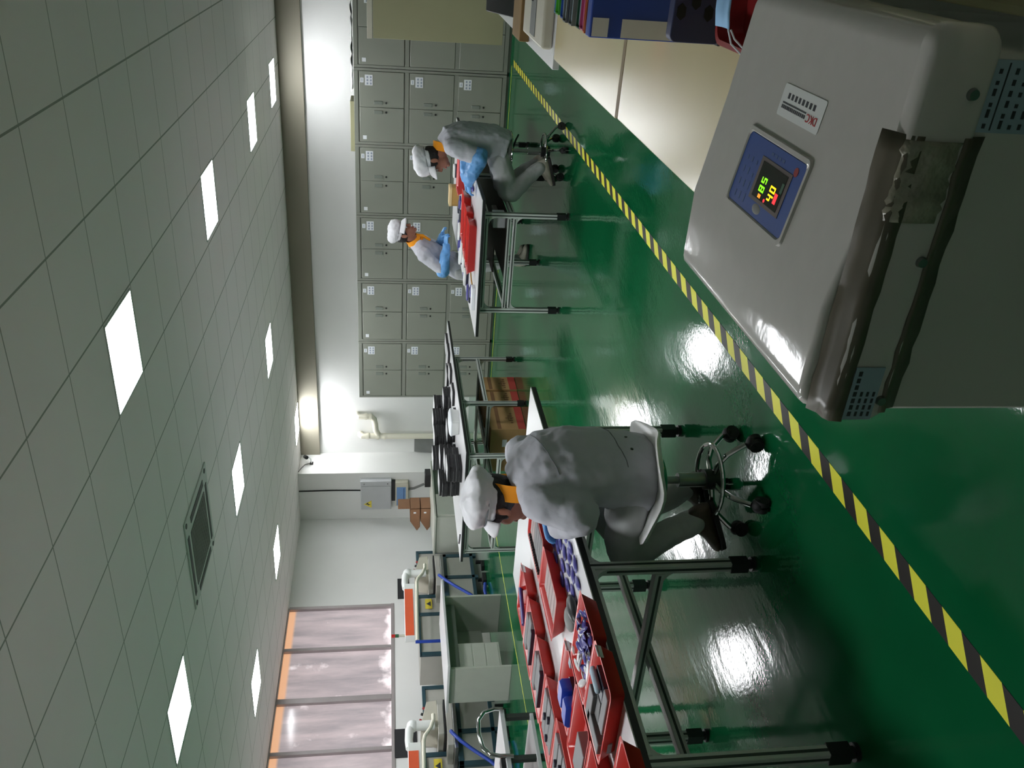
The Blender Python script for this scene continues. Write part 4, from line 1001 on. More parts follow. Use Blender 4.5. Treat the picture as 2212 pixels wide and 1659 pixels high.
def press():
    # heat press with orange swing bar; built at the place nearer the corner
    t = thing('heat_press', 'bench machine with orange bar and white arm, beside the grey corner desk', 'machine', (-9.2, 9.6, 0), group='machines with orange bars')
    F = -8.80
    f = MB()
    for y in (9.33, 9.78, 10.26):
        f.box(F - .05, F, y - .03, y + .03, .10, .60); f.box(-9.55, -9.50, y - .03, y + .03, .10, .60)
    f.box(F - .05, F, 9.30, 10.29, .15, .20); f.box(F - .05, F, 9.30, 10.29, .56, .62); f.box(-9.55, -9.5, 9.30, 10.29, .15, .20); f.box(-9.55, F, 9.30, 9.36, .56, .62); f.box(-9.55, F, 10.23, 10.29, .56, .62)
    f.build('frame', 'teal', t, bevel=.003)
    p = MB(); p.box(F - .04, F - .02, 9.36, 9.75, .20, .56); p.box(F - .04, F - .02, 9.81, 10.23, .20, .56); p.box(-9.52, F - .04, 9.32, 9.34, .2, .56); p.box(-9.52, F - .04, 10.25, 10.27, .2, .56)
    p.build('side_panels', 'grey_panel', t)
    for y in (9.42, 9.8, 10.2): MB().cyl((F - .1, y, 0), (F - .1, y, .10), .03, n=12).build('foot', 'black', t)
    MB().box(-9.5, F + .12, 9.45, 10.15, .62, .665).build('bed', 'steel', t, bevel=.004)
    MB().box(-9.45, F + .05, 9.55, 10.2, .665, .74).build('carriage', 'grey_panel', t, bevel=.006)
    MB().box(-9.4, F + .02, 9.72, 10.25, .745, .765).build('black_bed', 'black', t, bevel=.003)
    MB().box(-9.3, F, 9.75, 10.2, .768, .84).build('platen', 'grey_panel', t, bevel=.006)
    cb = MB().prism([(9.86, .84), (10.28, .84), (10.26, .97), (9.92, 1.05)], 'x', -9.2, F - .02).build('control_box', 'cream', t, bevel=.006)
    for k in range(3): MB().cyl((F - .03 - .02, 10.0 + k * .09, 1.035 - k * .022), (F - .05, 10.0 + k * .09 + .012, 1.062 - k * .022), .017, n=12).build('button', 'red_dark' if k != 1 else 'black', cb)
    h = MB(); h.box(-9.7, -9.1, 8.55, 9.70, .0, 1.0); h.build('rear_cabinet', 'grey_panel', t, bevel=.004)
    e = MB()
    for y in (8.56, 9.32, 9.69): e.box(-9.12, -9.085, y - .03, y + .03, .6, 1.0)
    e.box(-9.12, -9.085, 8.53, 9.72, .985, 1.01); e.build('cabinet_frame', 'teal', t, bevel=.002)
    h = MB(); h.box(-9.75, -9.2, 10.3, 10.80, .2, .985); h.build('side_cabinet', 'grey_panel', t, bevel=.004)
    e = MB(); e.box(-9.22, -9.18, 10.27, 10.83, .955, 1.0); e.box(-9.22, -9.18, 10.78, 10.83, .2, .955); e.build('cabinet_frame', 'teal', t, bevel=.002)
    MB().box(F + .0, F + .004, 9.40, 9.58, .80, .90).build('warning_label', 'yellow', t) if False else MB().box(-9.084, -9.080, 9.42, 9.62, .80, .90).build('warning_label', 'yellow', t)
    MB().prism([(9.47, .82), (9.57, .82), (9.52, .885)], 'x', -9.080, -9.0785).build('warning_mark', 'ink', t, smooth=0)
    MB().box(F - .10, F + .02, 8.60, 9.64, 1.055, 1.215).build('arm_casing', 'white_plastic', t, bevel=.006)
    MB().box(F + .02, F + .026, 8.61, 9.52, 1.09, 1.21).build('orange_cover', 'orange_bar', t, bevel=.002)
    m = MB(); m.tube([(F - .04, 9.60, 1.19), (F - .04, 9.72, 1.20), (F - .04, 9.86, 1.19), (F - .04, 9.92, 1.15)], [.05, .05, .055, .06], 14); m.build('arm', 'white_plastic', t)
    m = MB(); m.ell((F - .04, 9.92, 1.15), (.075, .075, .075), n=16, k=10); m.cyl((F - .04, 9.92, .88), (F - .04, 9.92, 1.16), .06, n=16); m.build('pivot', 'white_plastic', t)
    m = MB(); m.tube([(F + .08, 9.98, .90), (F + .08, 9.90, .90), (F + .08, 9.78, .94), (F + .08, 9.68, 1.01), (F + .08, 9.60, 1.03), (F + .08, 8.45, 1.055)], .024, 12); m.build('guard_rail', 'pvc', t)
    m = MB(); m.cyl((F + .08, 8.43, 1.08), (F + .08, 8.43, .60), .022, n=12); m.build('guard_post', 'blue_hose', t)
    m = MB(); m.tube([(F + .13, 9.68, .70), (F + .16, 9.62, .68), (F + .18, 9.5, .60), (F + .18, 9.38, .48), (F + .18, 9.22, .30), (F + .16, 9.05, .12), (F + .12, 8.95, .03)], .022, 12); m.build('hose', 'blue_hose', t)
    m = MB(); m.tube([(F + .10, 9.50, .03), (F + .10, 9.35, .05), (F + .10, 9.1, .03)], .025, 12); m.build('hose', 'blue_hose', t)
    m = MB(); m.box(F + .02, F + .12, 9.55, 9.72, .0, .06); m.box(F + .02, F + .12, 9.86, 9.98, 0, .05); m.build('pedal', 'black', t, bevel=.006)
    tl = MB(); tl.cyl((F - .03, 8.66, 1.215), (F - .03, 8.66, 1.30), .018, n=12); tl.build('signal_post', 'cream', t)
    MB().cyl((F - .03, 8.66, 1.30), (F - .03, 8.66, 1.35), .024, n=12).build('green_lamp', 'darkgreen_file', t)
    MB().cyl((F - .03, 8.66, 1.35), (F - .03, 8.66, 1.40), .024, n=12).build('red_lamp', 'red', t)
    return t
pr0 = press()
p2 = dup(pr0, (-9.2, 9.6 - 2.75, 0), 0, 'bench machine with orange bar and blue hose, on the camera side of the white desk')
item('black_sheet', MB().box(XL + .001, XL + .012, 10.49, 10.96, 1.10, 1.29), 'black_board', 'black square sheet on the window wall above the press beside the corner desk', 'sheet')
item('black_sheet', MB().box(XL + .001, XL + .012, 7.52, 7.97, 1.06, 1.36), 'black_board', 'black square sheet under the window sill above the nearer press', 'sheet')

# ---------------------------------------------------------------- white cart at the edge of view
t = thing('cart', 'white two-tier cart with chrome handle between front table and nearer press', 'cart', (-4.85, 3.3, 0))
MB().box(-5.2, -4.5, 2.85, 3.74, .715, .745).build('upper_shelf', 'top_white', t, bevel=.003); MB().box(-5.2, -4.5, 2.85, 3.70, .53, .555).build('lower_shelf', 'top_white', t, bevel=.003)
for x in (-5.17, -4.53):
    for y in (2.9, 3.39, 3.70): MB().box(x - .016, x + .016, y - .016, y + .016, .04, .714).build('leg', 'alu_dark', t)
    for y in (2.9, 3.70): MB().cyl((x - .012, y, .025), (x + .012, y, .025), .025, n=14).build('wheel', 'black', t)
MB().tube([(-4.485, 3.73, .725), (-4.485, 3.735, .78), (-4.485, 3.71, .85), (-4.485, 3.65, .89), (-4.485, 3.55, .895), (-4.485, 3.45, .88), (-4.485, 3.40, .84), (-4.485, 3.385, .78), (-4.485, 3.38, .70)], .013, 12).build('handle', 'chrome', t)
item('clip', MB().box(-4.60, -4.53, 3.30, 3.42, .746, .775), 'black', 'black clip lying on the white cart', 'clip', bevel=.004)
item('case', MB().box(-4.72, -4.62, 3.22, 3.34, .746, .80), 'red', 'small red case on the white cart', 'case', bevel=.008)
# ---------------------------------------------------------------- stools
def stool(name, label, x, y, seat, a0, rc=.20):
    t = thing(name, label, 'stool', (x, y, 0))
    zs = .405 if seat == 'white' else .455
    c = MB(); c.cyl((x, y, .17), (x, y, .30), .030, n=18); c.cyl((x, y, .30), (x, y, zs - .01), .016, n=14); c.build('column', 'steel', t)
    MB().cyl((x, y, .115), (x, y, .19), .042, n=18).build('hub', 'black', t)
    for k in range(5):
        a = R(a0 + 72 * k); d = Vector((math.cos(a), math.sin(a), 0)); o = Vector((x, y, 0))
        pts = [o + d * .03 + Vector((0, 0, .155)), o + d * .09 + Vector((0, 0, .150)), o + d * .145 + Vector((0, 0, .125)), o + d * (rc - .015) + Vector((0, 0, .085)), o + d * rc + Vector((0, 0, .068))]
        MB().tube(pts, .011, 10).build('leg', 'chrome', t)
        w = MB(); s = Vector((-d.y, d.x, 0)); p = o + d * (rc + .006)
        for q in (-.014, .014): w.cyl(p + s * (q - .010) + Vector((0, 0, .029)), p + s * (q + .010) + Vector((0, 0, .029)), .029, n=18)
        w.ell(p + Vector((0, 0, .045)), (.028, .028, .022), n=12, k=8)
        w.build('caster', 'rubber', t)
    rr = MB(); rr.tube([(x + .145 * math.cos(R(15 * k)), y + .145 * math.sin(R(15 * k)), .165) for k in range(24)], .009, 10, closed=True); rr.build('foot_ring', 'chrome', t)
    if seat == 'white':
        n = 40; rings = []
        def rad(a, s): return s / (abs(math.cos(a)) ** 5 + abs(math.sin(a)) ** 5) ** .2
        def ring(f, dz):
            out = []
            for k in range(n):
                a = 2 * math.pi * k / n; r_ = rad(a, .215) * f
                lift = .045 * (abs(math.sin(2 * a))) ** 2 * f ** 3 + .012 * f * f - .02 * math.cos(a - 0.1) * f ** 2
                aa = a + R(14); out.append(Vector((x + r_ * math.cos(aa), y + r_ * math.sin(aa), zs + dz + lift)))
            return out
        for f, dz in ((.02, .012), (.4, .012), (.75, .014), (.95, .016), (1.0, .008), (.97, -.004), (.75, -.006), (.4, -.008), (.02, -.008)): rings.append(ring(f, dz))
        MB().loft(rings).build('seat', 'stool_white', t, smooth=60)
        MB().cyl((x, y, zs - .03), (x, y, zs - .006), .10, .11, n=24).build('seat_plate', 'chrome', t)
    else:
        MB().lathe([(.02, zs), (.150, zs), (.158, zs + .010), (.156, zs + .028), (.140, zs + .040), (.02, zs + .042)], (x, y, 0), 36).build('seat', 'grey_file', t, smooth=40)
        r1 = MB(); r1.tube([(x + .152 * math.cos(R(15 * k)), y + .152 * math.sin(R(15 * k)), zs - .004) for k in range(24)], .009, 10, closed=True); r1.build('seat_ring', 'chrome', t)
        MB().lathe([(.02, zs - .015), (.145, zs - .012), (.145, zs + .002), (.02, zs + .002)], (x, y, 0), 30).build('seat_plate', 'black', t)
        MB().tube([(x + .03, y - .02, zs - .03), (x + .10, y - .06, zs - .04), (x + .15, y - .09, zs - .055)], .008, 8).build('lever', 'black', t)
    return t
stool('stool', 'chrome swivel stool with white moulded seat under the front worker', -1.965, 2.71, 'white', 60)
stool('stool', 'chrome swivel stool with black lever under the far seated worker', -1.755, 7.10, 'black', 0, .21)

# ---------------------------------------------------------------- people
def bake(o):
    dg = bpy.context.evaluated_depsgraph_get(); dg.update()
    me = bpy.data.meshes.new_from_object(o.evaluated_get(dg)); nm = o.data.name
    o.modifiers.clear(); old = o.data; o.data = me; bpy.data.meshes.remove(old); me.name = nm
    for p in o.data.polygons: p.use_smooth = True
    return o

TEX = {}
def clouds(size):
    if size not in TEX:
        t = bpy.data.textures.new('folds', 'CLOUDS'); t.noise_scale = size; t.noise_depth = 2; TEX[size] = t
    return TEX[size]

def fuse(mb, name, mt, parent, voxel, smooth=6, fold=0.0, fsize=.06):
    o = mb.build(name, mt, parent, smooth=0)
    r = o.modifiers.new('r', 'REMESH'); r.mode = 'VOXEL'; r.voxel_size = voxel
    s = o.modifiers.new('s', 'SMOOTH'); s.iterations = smooth; s.factor = .5
    if fold:
        d = o.modifiers.new('d', 'DISPLACE'); d.texture = clouds(fsize); d.strength = fold; d.mid_level = .5
        d.texture_coords = 'LOCAL'
        s2 = o.modifiers.new('s2', 'SMOOTH'); s2.iterations = 2; s2.factor = .4
    return bake(o)

V = Vector
def frame(f, up):
    f = V(f).normalized(); l = V(up).cross(f).normalized(); u = f.cross(l).normalized()
    return Matrix((f, l, u)).transposed()

def ering(c, tang, lat, hd, hw, n=20, pw=2.3):
    tang = V(tang).normalized(); l = V(lat); l = (l - tang * l.dot(tang)).normalized(); d = l.cross(tang).normalized()
    out = []
    for k in range(n):
        a = 2 * math.pi * k / n; ca, sa = math.cos(a), math.sin(a)
        q = (abs(ca) ** pw + abs(sa) ** pw) ** (-1 / pw)
        out.append(V(c) + l * hw * ca * q + d * hd * sa * q)
    return out

def trunk(mb, secs, lat):
    cs = [V(s[0]) for s in secs]; rings = []
    for i, s in enumerate(secs):
        t = cs[min(i + 1, len(cs) - 1)] - cs[max(i - 1, 0)]
        rings.append(ering(s[0], t, lat, s[1], s[2]))
    mb.loft(rings)

def limb(mb, pts, rs, n=14):
    # smooth curve through the joints so that elbows and knees bend softly
    P = [V(p) for p in pts]; out = []; rr = []
    for i in range(len(P) - 1):
        p0 = P[max(i - 1, 0)]; p1 = P[i]; p2 = P[i + 1]; p3 = P[min(i + 2, len(P) - 1)]
        for k in range(6):
            t = k / 6; b = t * t * (3 - 2 * t)
            lin_ = p1.lerp(p2, t)
            cr = 0.5 * ((2 * p1) + (p2 - p0) * t + (2 * p0 - 5 * p1 + 4 * p2 - p3) * t * t + (-p0 + 3 * p1 - 3 * p2 + p3) * t ** 3)
            out.append(lin_.lerp(cr, .45)); rr.append(rs[i] * (1 - b) + rs[i + 1] * b)
    out.append(P[-1]); rr.append(rs[-1])
    mb.tube(out, rr, n)
    mb.ell(P[0], (rs[0],) * 3, n=12, k=8); mb.ell(P[-1], (rs[-1],) * 3, n=12, k=8)

def hand_mb(wrist, tip_dir, back, thumb_side, curl=.9, s=1.0):
    # x: to the fingers, y: to the thumb side, z: back of the hand
    x = V(tip_dir).normalized(); z = V(back); z = (z - x * z.dot(x)).normalized(); y = z.cross(x) * thumb_side
    m4 = Matrix((x, y, z)).transposed()
    W = lambda p: V(wrist) + m4 @ (V(p) * s)
    mb = MB()
    rings = []
    for px, hw, hh in ((-.03, .024, .018), (0, .027, .019), (.03, .036, .017), (.065, .041, .015), (.088, .040, .012), (.095, .036, .008)):
        rings.append([W((px, hw * math.cos(2 * math.pi * k / 14), hh * math.sin(2 * math.pi * k / 14))) for k in range(14)])
    mb.loft(rings)
    for i, (oy, L, cu) in enumerate(((.030, .068, .85), (.010, .076, 1.0), (-.011, .070, 1.08), (-.030, .056, 1.2))):
        p = V((.086, oy, 0)); a = .15 * curl * cu; pts = [p - V((.02, 0, 0)), p]; spread = oy * 1.4
        for seg in (.45, .32, .23):
            p = p + V((math.cos(a), spread * .6, -math.sin(a))) * (L * seg); pts.append(p.copy()); a += .62 * curl * cu
        mb.tube([W(q) for q in pts], [.0095 * s, .0095 * s, .0088 * s, .008 * s, .0066 * s], 10)
        mb.ell(W(pts[-1]), (.0068 * s,) * 3, n=10, k=6)
    pts = [V((.022, .022, -.004)), V((.045, .042, -.014)), V((.068, .050, -.028)), V((.088, .046, -.040))]
    mb.tube([W(q) for q in pts], [.013 * s, .0125 * s, .0105 * s, .0075 * s], 10); mb.ell(W(pts[-1]), (.0078 * s,) * 3, n=10, k=6)
    return mb

def shoe(root, ankle, d, style, name='shoe'):
    d = V(d); d = V((d.x, d.y, d.z)).normalized(); l = V((0, 0, 1)).cross(d).normalized(); u = d.cross(l).normalized()
    A = V(ankle)
    def W(p): return A + d * p[0] + l * p[1] + u * p[2]
    up = MB(); rings = []
    for x, hw, z0, z1 in ((-.065, .022, -.085, -.02), (-.055, .034, -.09, .01), (-.02, .038, -.09, .03), (.03, .039, -.09, .012), (.08, .044, -.09, -.025), (.12, .044, -.09, -.04), (.155, .034, -.088, -.052), (.17, .016, -.08, -.062)):
        zc, hz = (z0 + z1) / 2, (z1 - z0) / 2
        rings.append([W((x, hw * math.cos(2 * math.pi * k / 16) * (1 if math.sin(2 * math.pi * k / 16) < 0 else .86), zc + hz * math.sin(2 * math.pi * k / 16))) for k in range(16)])
    up.loft(rings)
    o = fuse(up, name, style, root, .006, 3)
    so = MB(); pts = [(-.068, 0), (-.055, .034), (0, .036), (.06, .042), (.11, .046), (.15, .038), (.174, .012), (.174, -.012), (.15, -.036), (.11, -.044), (.06, -.040), (0, -.036), (-.055, -.034)]
    so.loft([[W((x, y, -.104)) for x, y in pts], [W((x, y, -.082)) for x, y in pts]])
    so.build('sole', 'shoe_sole', o, bevel=.004)
    return o

def person(label, J):
    F = V(J['face']); root = thing('person', label, 'person', (J['hip'][0], J['hip'][1], 0))
    lat = V(J['left'])
    H = V(J['head']); fm = frame(F, J['up'])
    hs = J.get('hs', 1.0)
    def W(p): return H + fm @ (V(p) * hs)
    nb = V(J['neck'])
    # --- body: head, neck and chest under the clothes
    b = MB()
    def e(c, r, rot=None):
        q = MB().ell((0, 0, 0), [v * hs for v in r], rot, n=22, k=14); q.v = [H + fm @ (v + V(c) * hs) for v in q.v]; b.add(q.v, q.f)
    e((-.012, 0, .018), (.098, .076, .100)); e((.026, 0, -.030), (.064, .062, .090)); e((.030, 0, -.082), (.052, .050, .040))
    e((.070, 0, -.106), (.022, .024, .018)); e((.074, 0, .022), (.020, .054, .013)); e((.058, .036, -.036), (.026, .024, .026)); e((.058, -.036, -.036), (.026, .024, .026))
    e((.076, 0, -.074), (.018, .026, .016))
    b.tube([W((.084, 0, .012)), W((.094, 0, -.012)), W((.104, 0, -.034)), W((.090, 0, -.046))], [.008 * hs, .0105 * hs, .0145 * hs, .011 * hs], 12)
    for s in (1, -1):
        e((.092, .011 * s, -.042), (.011, .009, .008))
        er = Euler((0, R(-14), R(-16 * s))).to_matrix()
        e((-.008, .079 * s, -.012), (.021, .0075, .034), er)
        e((.004, .078 * s, -.036), (.010, .007, .011))
    mid = (W((-.022, 0, -.065)) + nb) / 2
    b.tube([W((-.020, 0, -.05)), mid, nb, nb + (nb - mid) * .6], [.056 * hs, .053 * hs, .060, .085], 18)
    for tq in J['torso'][-2:]: pass
    body = fuse(b, 'body', 'skin', root, .0046, 4)
    for s in (1, -1):
        MB().ell(W((.0775, .031 * s, -.004)), (.0125, .0125, .0105), n=14, k=8).build('eye_white', 'eye_white', body)
        MB().ell(W((.0870, .031 * s, -.006)), (.0045, .0058, .0058), n=12, k=8).build('pupil', 'eye', body)
        m = MB(); m.tube([W((.090, .012 * s, .021)), W((.092, .030 * s, .026)), W((.080, .050 * s, .019))], [.003, .0045, .0025], 8); m.build('eyebrow', 'hair', body)
        m = MB(); m.tube([W((.086, .016 * s, .006)), W((.091, .031 * s, .0085)), W((.080, .046 * s, .004))], [.002, .003, .002], 8); m.build('eyelid', 'skin', body)
    m = MB(); m.tube([W((.086, .024, -.076)), W((.096, .010, -.0725)), W((.0965, 0, -.074)), W((.096, -.010, -.0725)), W((.086, -.024, -.076))], [.002, .0045, .004, .0045, .002], 8); m.tube([W((.086, .022, -.079)), W((.095, 0, -.083)), W((.086, -.022, -.079))], [.002, .006, .002], 8); m.build('lips', 'lip', body)
    # --- hair
    h = MB()
    def eh(c, r): 
        q = MB().ell((0, 0, 0), [v * hs for v in r], None, n=20, k=12); q.v = [H + fm @ (v + V(c) * hs) for v in q.v]; h.add(q.v, q.f)
    eh((-.026, 0, .020), (.098, .084, .098)); eh((-.050, 0, -.028), (.058, .068, .046))
    for s in (1, -1): eh((.030, .070 * s, .022), (.034, .014, .036)); eh((.022, .076 * s, -.010), (.011, .007, .028))
    if J.get('fringe'):
        for k in range(5): eh((.086, -.04 + .02 * k, .034), (.020, .016, .026))
    hr = fuse(h, 'hair', 'hair', root, .006, 2, .006, .02)
    # --- cap
    c = MB(); rings = []
    ck = J.get('capk', .95)
    for z, rx, ry, ox in ((.018, .103, .088, -.012), (.022, .108, .093, -.012), (.048, .110, .095, -.013), (.056, .116, .102, -.016), (.085, .134, .116, -.024), (.120, .134, .116, -.028), (.150, .110, .096, -.026), (.166, .070, .062, -.022), (.171, .02, .02, -.02)):
        sl = .22
        rings.append([W((ox + rx * math.cos(a), ry * math.sin(a), (z if z < .05 else .05 + (z - .05) * ck) + .012 * math.cos(a))) for a in [2 * math.pi * k / 28 for k in range(28)]])
    c.loft(rings)
    cap = c.build('cap', 'cap', root, smooth=70)
    sb = cap.modifiers.new('s', 'SUBSURF'); sb.levels = 2; sb.render_levels = 2
    dd = cap.modifiers.new('d', 'DISPLACE'); dd.texture = clouds(.05); dd.strength = .022; dd.texture_coords = 'LOCAL'; dd.mid_level = .5
    bake(cap)
    v = MB(); rows = []
    for j in range(7):
        f_ = j / 6; row = []
        for k in range(17):
            a = R(-72 + 144 * k / 16)
            r0x, r0y = .108, .093; ext = .062 * f_ * math.cos(a * 1.02) ** .7
            row.append(W((-.012 + (r0x + ext) * math.cos(a), (r0y + ext * .55) * math.sin(a), .046 + .012 * math.cos(a) - .022 * f_ * f_ - .014 * f_ - .016 * f_ * abs(math.sin(a)))))
        rows.append(row)
    v.add([p for r in rows for p in r], [(j * 17 + k, j * 17 + k + 1, (j + 1) * 17 + k + 1, (j + 1) * 17 + k) for j in range(6) for k in range(16)])
    vo = v.build('visor', 'cap', cap, smooth=80); sd = vo.modifiers.new('t', 'SOLIDIFY'); sd.thickness = .005; sd.offset = 1
    m = MB(); m.tube([W((-.013 + .113 * math.cos(a), .098 * math.sin(a), .052 + .012 * math.cos(a))) for a in [2 * math.pi * k / 32 for k in range(32)]], .0022, 6, closed=True); m.build('cap_seam', 'seam', cap)
    # --- jacket
    jk = MB(); trunk(jk, J['torso'], lat)
    for s in ('l', 'r'):
        sh, el, wr = V(J[s + 'sh']), V(J[s + 'el']), V(J[s + 'wr'])
        rs = J.get('sleeve', (.078, .072, .060, .050))
        end = wr if not J.get('cover') else el.lerp(wr, .10)
        limb(jk, [sh, sh.lerp(el, .5), el, el.lerp(end, .55), end], [rs[0], rs[1], rs[2] * (1.08 if not J.get('cover') else .96), rs[2] * (.95 if not J.get('cover') else .90), rs[3] if not J.get('cover') else rs[2] * .86], 16)
        c0 = V(J['torso'][-2][0])
        limb(jk, [c0.lerp(sh, .25) + V((0, 0, .0)), sh], [.075, .078], 14)
    jacket = fuse(jk, 'jacket', 'cloth', root, .0095, 7, J.get('fold', .024), .062)
    # --- collar
    n0 = nb; ax = (W((-.02, 0, -.06)) - nb).normalized()
    cw = MB(); rings = []
    cf = J.get('collar', (.078, .072))
    fr = frame(F - ax * F.dot(ax), ax)
    for z, k_ in ((-.030, 1.22), (.0, 1.06), (.030, .93), (.036, .90), (.034, .86), (.0, .98), (-.03, 1.12)):
        rings.append([n0 + fr @ V((cf[0] * k_ * math.cos(a), cf[1] * k_ * math.sin(a), z - .020 * math.cos(a) * 1.0)) for a in [2 * math.pi * q / 28 for q in range(28)]])
    cw.loft(rings, cap=False, closed=True); cw.build('collar', 'collar', root, smooth=60)
    # --- trousers
    tr_ = MB(); hp = V(J['hip'])
    tr_.ell(hp, (.105, .155, .095), None, n=18, k=10)
    q = MB().ell((0, 0, 0), (.12, .165, .11), None); 
    for s in ('l', 'r'):
        hj, kn, an = V(J[s + 'hip']), V(J[s + 'kn']), V(J[s + 'an'])
        limb(tr_, [hj, hj.lerp(kn, .5), kn, kn.lerp(an, .5), an], J.get('leg', [.098, .090, .072, .062, .056]), 16)
    fuse(tr_, 'trousers', 'cloth_leg', root, .010, 7, .022, .08)
    # --- hands, sleeve covers
    for s, ts in (('l', 1), ('r', -1)):
        el, wr = V(J[s + 'el']), V(J[s + 'wr']); d = V(J[s + 'hd'])
        g = hand_mb(wr, d, J[s + 'bk'], J.get(s + 'ts', ts), J.get('curl', .9), .96)
        hm = fuse(g, 'gloved_hand', 'glove', root, .0042, 2)
        if J.get('cover'):
            k_ = MB(); cv = rs_c = J['sleeve'][2]; limb(k_, [el.lerp(wr, -.02), el.lerp(wr, .3), el.lerp(wr, .7), wr, wr + d.normalized() * .02], [cv * 1.14, cv * 1.08, cv * .86, .044, .038], 16)
            fuse(k_, 'sleeve_cover', 'glove', root, .008, 4, .026, .05)
        else:
            k_ = MB(); k_.cyl(wr - (wr - el).normalized() * .035, wr + d.normalized() * .02, .046, .036, n=16)
            fuse(k_, 'cuff', 'glove', root, .006, 3)
    for s in ('l', 'r'): shoe(root, J[s + 'an'], J[s + 'toe'], J.get('shoe', 'shoe'))
    return root, jacket

A = dict(face=(-1, .0, -.03), up=(0, 0, 1), left=(0, -1, 0), head=(-2.078, 2.74, 1.02), capk=.74, neck=(-2.025, 2.76, .957), hs=1.0,
    hip=(-1.985, 2.76, .515),
    torso=[((-1.955, 2.755, .425), .140, .182), ((-1.945, 2.755, .52), .140, .180), ((-1.925, 2.76, .64), .135, .190), ((-1.925, 2.76, .74), .135, .20), ((-1.945, 2.765, .83), .128, .21), ((-1.98, 2.765, .895), .105, .190), ((-2.02, 2.76, .935), .085, .10)],
    lsh=(-1.965, 2.585, .88), lel=(-1.985, 2.525, .735), lwr=(-2.13, 2.635, .785), lhd=(-.72, .68, -.08), lbk=(-.2, -.3, 1), lts=-1,
    rsh=(-1.99, 2.95, .895), rel=(-2.10, 3.05, .70), rwr=(-2.27, 2.92, .785), rhd=(-.8, -.5, -.1), rbk=(-.2, .3, 1), rts=1,
    lhip=(-1.99, 2.675, .505), lkn=(-2.28, 2.63, .50), lan=(-2.12, 2.63, .235), ltoe=(-.80, -.1, -.30),
    rhip=(-1.98, 2.855, .505), rkn=(-2.34, 2.90, .49), ran=(-2.08, 2.80, .235), rtoe=(-.85, .1, -.30),
    sleeve=(.082, .080, .072, .052), fold=.022, shoe='shoe_brown', collar=(.098, .092))
rootA, jk = person('person seated at the front table, grey jacket, orange collar, white cap, back turned', A)
# stitched yoke and buttons on the jacket back
def on_cloth(o, y, z):
    off = o.parent.location
    ok, p, nrm, i = o.ray_cast(Vector((-1.2, y, z)) - off, Vector((-1, 0, 0)))
    return (p + off + nrm * .001, nrm) if ok else (None, None)
pts = [on_cloth(jk, 2.60 + .34 * k / 14, .815 + .075 * k / 14 + .012 * math.sin(math.pi * k / 14))[0] for k in range(15)]
pts = [p for p in pts if p]
if len(pts) > 3: MB().tube(pts, .0018, 6).build('yoke_seam', 'seam', jk)
pts = [on_cloth(jk, 2.62 + .28 * k / 14, .545 + .004 * k)[0] for k in range(15)]
pts = [p for p in pts if p]
if len(pts) > 3: MB().tube(pts, .0018, 6).build('waist_seam', 'seam', jk)
for y, z in ((2.70, .515), (2.78, .52)):
    p, nrm = on_cloth(jk, y, z)
    if p: MB().cyl(p, p + nrm * .003, .006, n=12).build('button', 'black', jk)
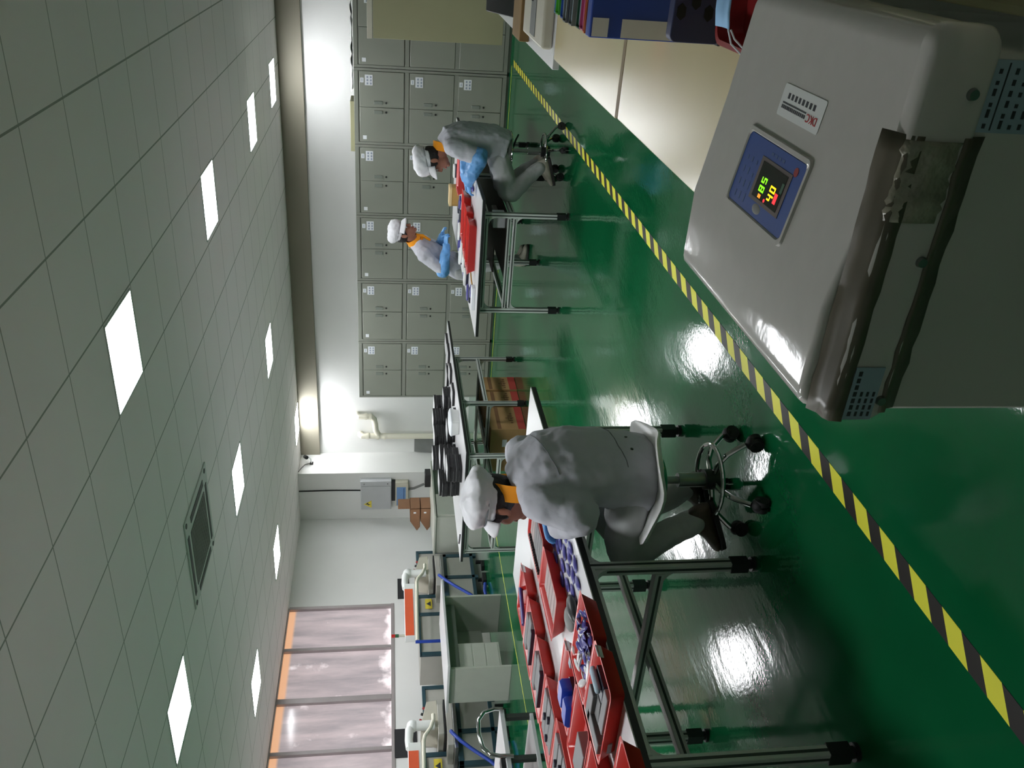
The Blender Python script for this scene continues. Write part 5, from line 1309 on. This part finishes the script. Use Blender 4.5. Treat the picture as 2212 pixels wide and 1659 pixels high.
B = dict(face=(-.95, -.06, -.36), up=(-.42, 0, .95), left=(0, -1, 0), head=(-1.850, 7.06, 1.085), neck=(-1.745, 7.08, 1.005), hs=1.0, fringe=True,
    hip=(-1.765, 7.10, .56),
    torso=[((-1.735, 7.10, .50), .140, .195), ((-1.70, 7.10, .60), .145, .19), ((-1.675, 7.10, .74), .130, .19), ((-1.665, 7.10, .86), .125, .205), ((-1.685, 7.09, .95), .105, .19), ((-1.735, 7.085, .995), .080, .10)],
    lsh=(-1.70, 6.90, .935), lel=(-1.755, 6.84, .735), lwr=(-1.98, 6.93, .80), lhd=(-1, .25, -.12), lbk=(0, -.25, 1), lts=-1,
    rsh=(-1.70, 7.29, .935), rel=(-1.80, 7.36, .76), rwr=(-2.02, 7.22, .80), rhd=(-1, -.2, -.1), rbk=(0, .25, 1), rts=1,
    lhip=(-1.79, 7.00, .55), lkn=(-2.09, 6.95, .455), lan=(-1.86, 6.98, .21), ltoe=(-.9, -.1, -.25),
    rhip=(-1.79, 7.20, .55), rkn=(-2.11, 7.24, .46), ran=(-1.88, 7.18, .21), rtoe=(-.9, .1, -.25),
    sleeve=(.078, .076, .068, .05), cover=True, leg=[.098, .092, .078, .066, .058], shoe='shoe')
person('person seated on chrome stool at the far white table, grey jacket, blue sleeve covers', B)
C_ = dict(face=(.93, -.10, -.30), up=(.30, 0, .95), left=(0, 1, 0), head=(-2.945, 8.40, 1.295), neck=(-3.03, 8.43, 1.19), hs=.96,
    hip=(-3.30, 8.45, .72),
    torso=[((-3.345, 8.45, .62), .120, .175), ((-3.325, 8.45, .72), .125, .175), ((-3.265, 8.45, .86), .112, .165), ((-3.185, 8.45, 1.0), .112, .180), ((-3.125, 8.445, 1.105), .095, .170), ((-3.045, 8.435, 1.18), .072, .09)],
    rsh=(-3.135, 8.27, 1.085), rel=(-3.29, 8.22, .895), rwr=(-3.055, 8.27, .865), rhd=(.9, .25, .05), rbk=(0, -.5, 1), rts=1,
    lsh=(-3.125, 8.62, 1.085), lel=(-3.22, 8.69, .90), lwr=(-3.02, 8.50, .89), lhd=(.85, -.45, .05), lbk=(0, .5, 1), lts=-1,
    rhip=(-3.34, 8.36, .71), rkn=(-3.27, 8.36, .42), ran=(-3.20, 8.36, .105), rtoe=(1, -.05, 0),
    lhip=(-3.34, 8.54, .71), lkn=(-3.30, 8.56, .42), lan=(-3.30, 8.60, .105), ltoe=(1, .1, 0),
    sleeve=(.070, .066, .058, .045), cover=True, curl=1.0, shoe='shoe', leg=[.095, .085, .068, .060, .056], collar=(.074, .068))
rootC, jkC = person('person standing behind the far white table, orange collar, white cap, leaning over', C_)
pl = MB(); 
pl.tube([(-2.985, 8.425, 1.165), (-2.985, 8.42, 1.10), (-3.03, 8.42, 1.02)], [.016, .016, .012], 10); pl.build('placket', 'collar', rootC)
